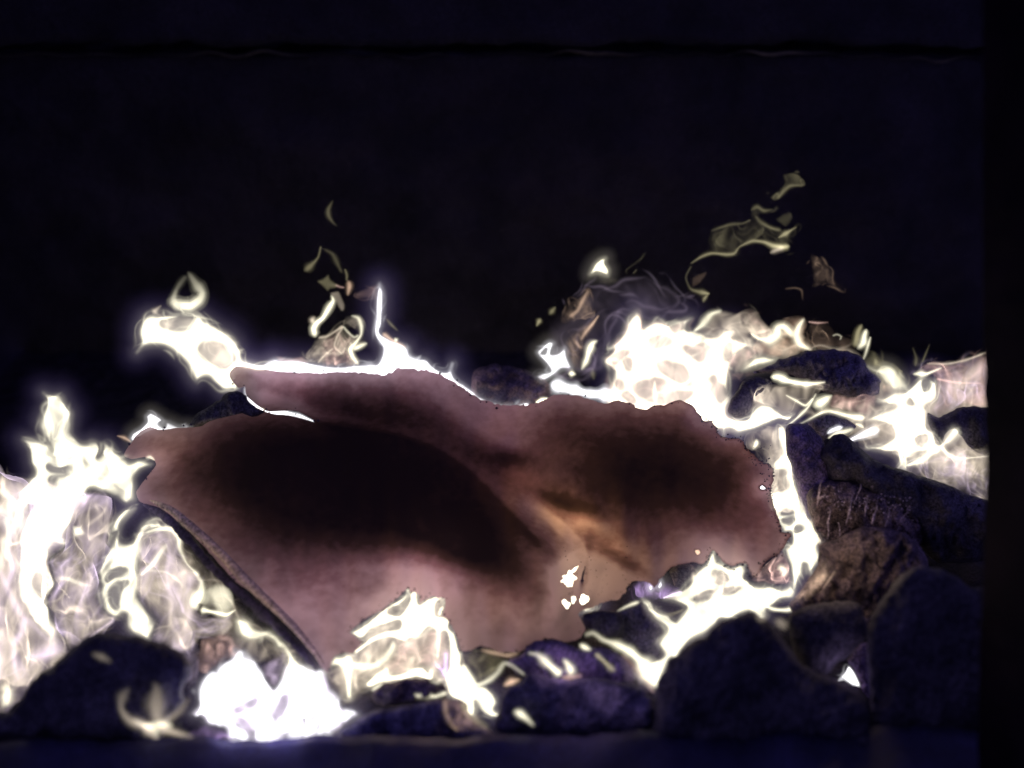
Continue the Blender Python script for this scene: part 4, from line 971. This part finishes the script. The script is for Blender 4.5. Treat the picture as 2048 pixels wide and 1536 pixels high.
f = flame(1790, 790, .77, "slanting white flame falling from the jagged rock toward the right blaze")
body(f, C_, [q(*O_, 690,480,780,490,860,450,940,470,1040,560,1090,640,1110,720,960,740,860,650,790,560)], .768, 0.55, 'cream', True, thick=12, fold=2, R=16, s=3)
body(f, V_, [q(*O_, 690,320,760,310,860,400,960,440,1060,540,1110,660,1000,700,860,560,700,500,660,430)], .772, .09, 'olive', False, thick=9, fold=5, L=50, s=3)
body(f, V_, [q(*O_, 820,560,960,640,960,740,860,740,820,680)], .771, .13, 'orange', False, thick=7, fold=3, L=30, s=3)

f = flame(1840, 850, .76, "white star shaped blaze of flame left of the right jamb")
W16 = q(*O_, 860,800,980,740,1080,730,1180,640,1240,590,1330,600,1400,640,1410,760,1390,830,1300,880,1320,920,1310,1080,1360,1120,1400,1220,1430,1270,1500,1200,1560,1090,1620,1100,1640,1160,1560,1230,1490,1300,1420,1380,1350,1380,1250,1420,1120,1470,1090,1550,1020,1530,1000,1370,860,1350,680,1310,840,1270,960,1210,930,1100,860,1060,680,1020,860,920,980,880,850,860,795,830)
body(f, C_, [W16, q(*O_, 1270,620,1310,620,1310,700,1275,700), q(*O_, 1110,850,1140,820,1165,860), q(*O_, 1190,1210,1270,1180,1290,1220,1230,1265), q(*O_, 1110,1420,1180,1370,1290,1355,1230,1410,1130,1440)], .745, 1.30, 'cream', True, thick=16, fold=3, R=14, s=3, var=.12)
body(f, V_, [q(*O_, 640,1000,860,900,1300,880,1330,1100,1430,1280,1300,1440,1000,1400,840,1300,640,1350,560,1150)], .755, .06, 'beige', False, thick=10, fold=8, L=50)
lick(f, L_, lk(*O_, 1480,1270,40, 1560,1190,90, 1620,1120,70, 1650,1080,30), .742, [.6,.4,.25,.08], 'cream')

body(f, V_, [[(1620,700),(1700,690),(1760,740),(1830,780),(1900,740),(2010,710),(2010,980),(1900,960),(1800,930),(1720,890),(1640,870),(1600,820),(1680,800),(1740,780)]], .785, .26, 'beige', True, thick=24, fold=6, soft=30, halo=False, streaks=.06)
f = flame(1920, 790, .77, "flat pink sheet of flame blown against the right jamb")
V16 = q(*O_, 1290,440,1500,440,1700,390,1870,340,2080,300,2080,920,1850,900,1700,890,1560,930,1430,980,1320,940,1390,830,1410,640,1340,560,1170,560,1230,500)
body(f, V_, [V16], .775, .105, 'pink', False, thick=14, fold=9, L=75)
body(f, V_, [V16], .782, .05, 'mauve', False, thick=9, fold=12, L=50)
lick(f, L_, lk(*O_, 1290,445,20, 1500,450,25, 1700,410,25, 1880,345,25, 2080,290,20), .768, [.1,.25,.25,.3,.3], 'beige')
lick(f, L_, lk(*O_, 1150,555,20, 1220,550,50, 1300,550,40, 1460,485,15), .768, [.4,.9,.7,.2], 'cream')
lick(f, L_, lk(*O_, 1390,600,30, 1600,640,25, 1870,650,15), .768, [.4,.22,.1], 'pink')
lick(f, L_, lk(*O_, 1180,480,30, 1190,390,40, 1150,270,15), .768, [.12,.06,.02], 'olive')
lick(f, L_, lk(*O_, 1250,440,20, 1290,340,20, 1330,240,8), .768, [.12,.08,.03], 'olive')
body(f, V_, [q(*O_, 1120,450,1200,370,1280,380,1330,330,1300,430,1240,520,1150,520)], .772, .03, 'olive', False, thick=7, fold=4, L=40, s=3)

f = flame(1900, 930, .74, "wrinkled beige veil of flame above the black slab at the right jamb")
V17 = q(*J, 1130,400,1230,290,1400,230,1600,230,1700,160,1900,180,2200,200,2200,760,1880,690,1650,600,1420,540,1220,450)
body(f, V_, [V17], .738, .07, 'beige', False, thick=12, fold=11, L=65, var=.5)
body(f, V_, [V17], .745, .04, 'mauve', False, thick=8, fold=9, L=45, var=.5)
lick(f, L_, lk(*J, 1540,160,40, 1620,250,50, 1720,290,40, 1850,285,25, 2100,260,20), .732, [.8,.5,.35,.25,.2], 'cream')
lick(f, L_, lk(*J, 1180,370,40, 1350,310,60, 1440,240,60, 1540,180,50), .732, [.6,.6,.5,.6], 'cream')

f = flame(1718, 1362, .66, "small white spot of fire in the gap between the lower right coals")
body(f, C_, [q(1580, 1120, 470,1250,555,1140,600,1070,665,1140,722,1260,740,1400,620,1400)], .648, 1.6, 'white', True, thick=8, fold=0, R=6, s=2.5, halo=False)

# upper left
f = flame(380, 700, .77, "soft white flame streaming left from the paper's upper left point")
W20 = q(*Mt, 190,680,240,580,320,545,420,550,560,540,640,560,830,560,870,590,960,650,1040,700,1130,750,1200,830,1240,930,1275,1000,1420,1050,1560,1040,1560,1140,1300,1150,1180,1160,1240,1300,1180,1345,1060,1350,990,1290,910,1220,850,1215,780,1250,720,1180,660,1060,560,970,450,900,350,890,240,910,170,950,200,860,180,760)
body(f, C_, [W20, q(*Mt, 830,920,870,870,960,860,1060,900,1160,980,1130,1040,1060,1100,960,1050,860,980), q(*Mt, 430,650,560,600,700,570,750,600,700,670,560,690)], .772, 1.30, 'cream', True, thick=30, fold=2, R=26, s=3.5, var=.1)
body(f, V_, [q(*Mt, 350,600,560,560,900,640,1100,780,1230,950,1200,1150,1000,1200,800,1050,700,900,450,780)], .778, .14, 'beige', False, thick=14, fold=5, L=80)
lick(f, L_, lk(*Mt, 560,540,110, 600,470,130, 720,470,130, 810,410,130, 840,340,110, 780,250,90, 715,150,50, 690,110,20), .772, [.7,.8,.8,.6,.36,.2,.1,.03], 'cream')
lick(f, L_, lk(*Mt, 580,480,110, 550,400,90, 580,300,70, 640,210,60, 690,150,40), .772, [.5,.22,.07,.04,.03], 'cream')
lick(f, L_, lk(*Mt, 330,560,60, 370,510,50, 430,460,15), .772, [.5,.2,.04], 'beige')

f = flame(700, 735, .77, "bright white rim of flame along the paper's upper left edge, one thin spike rising")
W21 = [(466,734),(480,724),(500,725),(525,728),(548,718)] + q(*Q3, 0,920,120,925,230,930,380,960,600,985,810,970,920,955,990,955,1030,880,1040,790,980,690,965,620,978,480,990,250,1020,150,1055,200,1064,280,1055,450,1045,570,1025,630,1090,690,1200,740,1310,790,1340,870,1400,900,1500,920,1580,1000,1660,1040,1720,1040,1765,960,1755,1020,1800,1110,1900,1190,2010,1270) + [(975,800),(1020,809),(1056,805),(1060,822),(1017,826),(970,816),(920,800),(870,772),(800,758),(765,770),(638,766),(560,762),(500,756)]
body(f, C_, [W21], (.790, .782), 1.3, 'white', True, thick=12, fold=1.5, R=8, s=2.6, var=.1)
body(f, V_, [q(*Q3, -60,900,0,875,120,890,240,880,300,960,0,960)], .79, .12, 'pink', True, thick=10, fold=2, soft=5, s=3)
body(f, V_, [q(*Q2, 740,1060,860,1000,960,960,1030,960,1020,1120,900,1125,780,1130)], .785, .05, 'pink', True, thick=14, fold=3, soft=9, s=3)
lick(f, L_, lk(*Q3, 1040,640,40, 1150,720,35, 1300,800,25), .783, [.3,.4,.2], 'orange')
lick(f, L_, lk(*Q3, 1170,690,25, 1190,720,45, 1195,745,25), .783, .8, 'cream')

f = flame(680, 725, .79, "skull like cluster of thin beige flame folds on the paper's top edge")
SK = q(*Q3, 390,690,480,680,560,630,640,570,660,500,720,462,790,470,830,530,842,640,890,700,905,750,860,790,780,830,760,880,815,975,600,990,450,980,300,960,240,910,280,820,330,770,350,720)
body(f, V_, [SK, q(*Q3, 700,600,740,590,785,640,730,658)], .792, .075, 'beige', False, thick=12, fold=8, L=45, s=2.6)
body(f, V_, [q(*Q3, 420,760,560,650,700,700,780,830,760,880,815,975,450,980)], .796, .05, 'pink', False, thick=9, fold=6, L=34, s=2.6)
lick(f, L_, lk(*Q3, 720,468,25, 800,490,40, 832,570,35, 830,660,35, 780,740,50, 720,810,60, 745,890,45, 810,975,25), .786, [.15,.4,.5,.4,.6,.8,.6,.4], 'cream')
lick(f, L_, lk(*Q3, 640,570,20, 690,630,22, 760,690,25, 810,660,20), .786, .3, 'cream')
lick(f, L_, lk(*Q3, 650,575,20, 580,690,25, 560,790,22, 640,860,18), .786, .22, 'beige')
lick(f, L_, lk(*Q3, 385,955,18, 460,870,22, 550,800,18), .786, .25, 'beige')
lick(f, L_, lk(*Q3, 385,695,25, 480,680,25, 570,625,25, 650,570,25), .786, [.3,.2,.25,.3], 'beige')
lick(f, L_, lk(*Q3, 900,745,30, 830,775,45, 740,820,40), .786, [.3,.6,.7], 'cream')
f = flame(645, 655, .79, "thin bent white flame rising left of the skull like cluster")
lick(f, L_, lk(*Q3, 365,700,55, 345,600,65, 380,540,65, 440,490,55, 500,390,55, 545,310,55, 520,250,25), .786, [.6,.9,.9,.8,.7,.7,.3], 'cream')
lick(f, L_, lk(*Q3, 345,560,40, 330,510,60, 370,470,25), .786, [.5,.4,.1], 'beige')
body(f, V_, [q(*Q3, 500,230,600,205,640,270,672,340,675,400,640,445,590,390,540,310)], .785, .2, 'beige', True, thick=10, fold=1, s=2.6)
body(f, V_, [q(*Q3, 365,110,440,70,500,30,530,90,610,150,580,195,520,205,495,235,430,180)], .785, .15, 'olive', True, thick=10, fold=1, s=2.6)
lick(f, L_, lk(*Q3, 690,100,30, 712,160,45, 690,270,20), .784, [.2,.3,.12], 'orange')
lick(f, L_, lk(*Q3, 560,150,20, 620,175,18, 670,180,14), .784, .15, 'pink')
f = flame(650, 500, .79, "broken dim yellow wisps of flame high above the bent flame")
lick(f, L_, lk(*Q2, 240,840,50, 310,780,65, 390,690,30, 420,570,15), .784, [.14,.14,.1,.12], 'olive')
lick(f, L_, lk(*Q2, 440,600,25, 540,660,40, 600,780,50, 640,860,30), .784, [.03,.05,.05,.04], 'olive')
lick(f, L_, lk(*Q2, 660,800,20, 685,870,30, 680,940,20), .784, .1, 'olive')
f = flame(658, 430, .78, "lone dim crescent of flame, highest on the left side")
lick(f, L_, lk(*Q2, 545,100,12, 495,200,40, 500,270,45, 540,330,25, 590,375,8), .78, [.01,.07,.08,.06,.01], 'olive')
f = flame(787, 655, .78, "tiny grey wisp right of the thin spike")
lick(f, L_, lk(*Q2, 1080,1310,15, 1140,1380,35, 1215,1450,10), .78, [.04,.13,.02], 'olive')

f = flame(550, 820, .74, "narrow white flame in the slit between the paper's upper and left flaps")
lick(f, L_, lk(250, 680, 555,205,18, 575,265,32, 625,315,36, 700,330,28, 790,345,18, 870,375,6, k=2.292), .775, [1.2,1.4,1.4,1.2,1.0,.6], 'white')
f = flame(320, 850, .72, "row of small white flames on the paper's far left edge")
body(f, C_, [q(*A, 1335,600,1360,540,1440,490,1500,430,1495,370,1540,332,1590,350,1665,410,1620,450,1680,480,1700,428,1750,440,1830,475,1960,490,1800,540,1640,560,1520,540,1440,580,1370,650)], .735, 1.1, 'white', True, thick=9, fold=1, R=7, s=2.2)
lick(f, L_, lk(*A, 1190,570,15, 1270,590,35, 1350,640,20), .72, [.1,.3,.2], 'orange')
lick(f, L_, [(404,842,5),(414,836,11),(425,836,10),(440,836,4)], .735, 1.2, 'white')
lick(f, L_, [(440,832,3),(470,824,6),(510,816,6),(530,820,3)], .745, .6, 'cream')
lick(f, L_, lk(*A, 1480,800,30, 1540,790,45, 1590,830,25), .70, [.2,.5,.4], 'cream')

# upper middle
f = flame(1195, 555, .80, "small white pointed flame standing apart above the middle of the blaze")
body(f, C_, [q(*Qt, 715,250,760,150,820,95,880,82,870,130,912,200,900,260,830,245,780,232)], .795, 0.98, 'cream', True, thick=9, fold=1, R=9, s=2.2)
body(f, V_, [q(*Qt, 620,415,680,290,725,235,800,220,900,250,970,290,1040,325,920,355,850,335,800,290,775,360,735,310,690,340)], .797, .035, 'olive', False, thick=8, fold=4, L=36, s=2.6)
f = flame(1150, 640, .80, "dim pink flame below the small white pointed one")
body(f, V_, [q(*Qt, 410,700,450,620,520,530,600,490,660,430,712,398,730,480,740,580,765,640,700,690,620,700,520,740,430,750), q(*Qt, 545,590,565,570,580,610,555,640)], .797, .07, 'orange', False, thick=9, fold=6, L=40, s=2.6)
lick(f, L_, lk(*Qt, 700,410,20, 640,520,35, 590,620,40, 500,690,40), .795, [.12,.18,.18,.2], 'orange')
f = flame(1155, 720, .80, "leaning beige flame with a white claw at its foot, left of the blaze")
body(f, V_, [q(*Qt, 465,950,500,890,560,820,640,760,720,720,815,655,760,770,680,860,655,1000,650,1100,620,1210,540,1220,485,1130)], .797, .1, 'orange', False, thick=9, fold=5, L=44, s=2.6)
body(f, C_, [q(*Qt, 175,1050,230,990,290,938,350,955,315,1060,390,1050,460,1000,485,1100,530,1210,430,1220,370,1270,300,1315,220,1345,160,1300,240,1260,310,1240,250,1150), q(*Qt, 215,1060,270,1005,255,1060)], .794, .95, 'white', True, thick=8, fold=1, R=7, s=2.2)
lick(f, L_, lk(*Qt, 800,925,20, 745,955,60, 705,1040,70, 680,1130,60, 625,1235,20), .794, [.4,.8,.7,.6,.2], 'cream')
lick(f, L_, lk(*Qt, 810,665,12, 740,760,30, 660,860,35, 620,930,20), .794, [.3,.35,.25,.1], 'orange')
lick(f, L_, lk(*Qt, 485,1265,20, 530,1265,60, 580,1275,20), .79, [.5,1.0,.5], 'cream')
lick(f, L_, lk(*Qt, 740,1200,20, 745,1270,50, 760,1340,15), .79, [.04,.1,.03], 'olive')
f = flame(1150, 780, .79, "smooth white finger of flame on the paper's top edge left of the blaze")
lick(f, L_, lk(*Qt, 290,1360,90, 400,1395,120, 540,1430,95, 700,1470,90, 860,1480,120, 1000,1500,140), .786, 1.3, 'white')
lick(f, L_, [(1070,806,3),(1083,801,8),(1098,797,3)], .775, 1.2, 'cream')
f = flame(1080, 640, .80, "two tiny sparks of flame left of the pink flame")
lick(f, L_, lk(*Qt, 165,790,15, 195,730,45, 215,690,30), .79, [.12,.3,.2], 'olive')
lick(f, L_, lk(*Qt, 290,670,30, 325,630,50, 370,575,15), .79, [.08,.17,.1], 'olive')

# upper right wisps
f = flame(1450, 480, .80, "long dim yellow wisp of flame drifting across the dark at upper right")
body(f, V_, [q(*Rt, 100,1060,160,1010,220,950,300,900,280,830,320,720,400,700,480,650,560,660,620,660,720,600,720,520,760,460,830,460,880,520,980,500,900,560,820,560,820,640,900,690,1000,700,1080,740,1200,670,1180,760,1140,840,1130,930,1000,960,910,960,930,900,880,860,760,840,620,890,570,970,480,985,330,980,200,1020)], .79, .018, 'olive', False, thick=10, fold=7, L=60, s=3)
lick(f, L_, lk(*Rt, 105,1065,10, 220,990,22, 330,955,32, 480,968,32, 560,955,35, 610,890,25, 740,830,35, 860,840,40, 960,880,50, 1070,890,60, 1130,880,25), .788, [.08,.17,.2,.22,.2,.14,.2,.25,.35,.7,.5], 'olive')
lick(f, L_, lk(*Rt, 1000,800,20, 1080,755,45, 1200,680,8), .788, [.2,.35,.05], 'olive')
lick(f, L_, lk(*Rt, 915,955,20, 980,925,60, 1080,890,50), .788, [.15,.22,.3], 'beige')
lick(f, L_, lk(*Rt, 720,520,20, 790,480,50, 860,520,40, 960,505,12), .788, [.05,.09,.1,.03], 'olive')
lick(f, L_, lk(*Rt, 760,560,40, 830,640,50, 930,695,45, 1050,725,40), .788, [.04,.08,.12,.1], 'olive')
lick(f, L_, lk(*Rt, 310,730,20, 420,690,40, 520,660,40, 640,650,20, 730,610,15), .788, [.03,.08,.07,.06,.08], 'olive')
body(f, V_, [q(*Rt, 970,600,1050,540,1140,525,1165,600,1130,660,1080,700,1000,650)], .789, .045, 'olive', True, thick=9, fold=3, soft=5, s=3)
f = flame(1578, 370, .79, "small dim fan shaped wisp of flame, highest at upper right")
body(f, V_, [q(*Rt, 905,390,1010,300,1060,230,1040,150,1150,125,1230,150,1295,230,1275,275,1170,280,1100,330,1040,390,1000,418)], .787, .075, 'olive', True, thick=9, fold=3, soft=5, s=2.6)
lick(f, L_, lk(*Rt, 1000,400,25, 1060,320,40, 1130,265,30, 1270,260,20), .786, [.08,.1,.1,.06], 'olive')
f = flame(1650, 560, .79, "dim reddish triangle of flame at far upper right")
body(f, V_, [q(*Rt, 1325,915,1370,970,1440,1000,1500,1040,1550,1130,1600,1240,1690,1320,1560,1312,1490,1270,1400,1300,1350,1312,1360,1170,1340,1050)], .787, .032, 'orange', False, thick=8, fold=4, L=40, s=2.6)
lick(f, L_, lk(*Rt, 1070,1320,10, 1180,1310,22, 1245,1335,16, 1255,1440,8), .787, [.02,.06,.05,.01], 'orange')
f = flame(1400, 590, .79, "faint hooked wisp of flame with a bright tip above the blaze")
lick(f, L_, lk(*Rt, 120,1080,20, 60,1200,25, 110,1320,25, 220,1355,50, 310,1372,14), .788, [.06,.05,.05,.15,.4], 'olive')
lick(f, L_, lk(*Rt, 290,1375,14, 250,1420,45, 235,1470,15), .788, [.3,.2,.04], 'olive')
body(f, V_, [q(*Rt, 120,1190,290,1145,220,1260,115,1315)], .789, .03, 'orange', True, thick=7, fold=2, soft=4, s=3)
f = flame(1250, 555, .80, "barely visible looping wisp right of the small white pointed flame")
lick(f, L_, lk(*Qt, 1100,255,10, 1085,210,14, 1160,150,14, 1240,90,18, 1285,20,8), .795, [.02,.03,.02,.04,.02], 'olive')
lick(f, L_, lk(*Qt, 1150,250,10, 1180,220,16, 1200,190,8), .795, .05, 'olive')
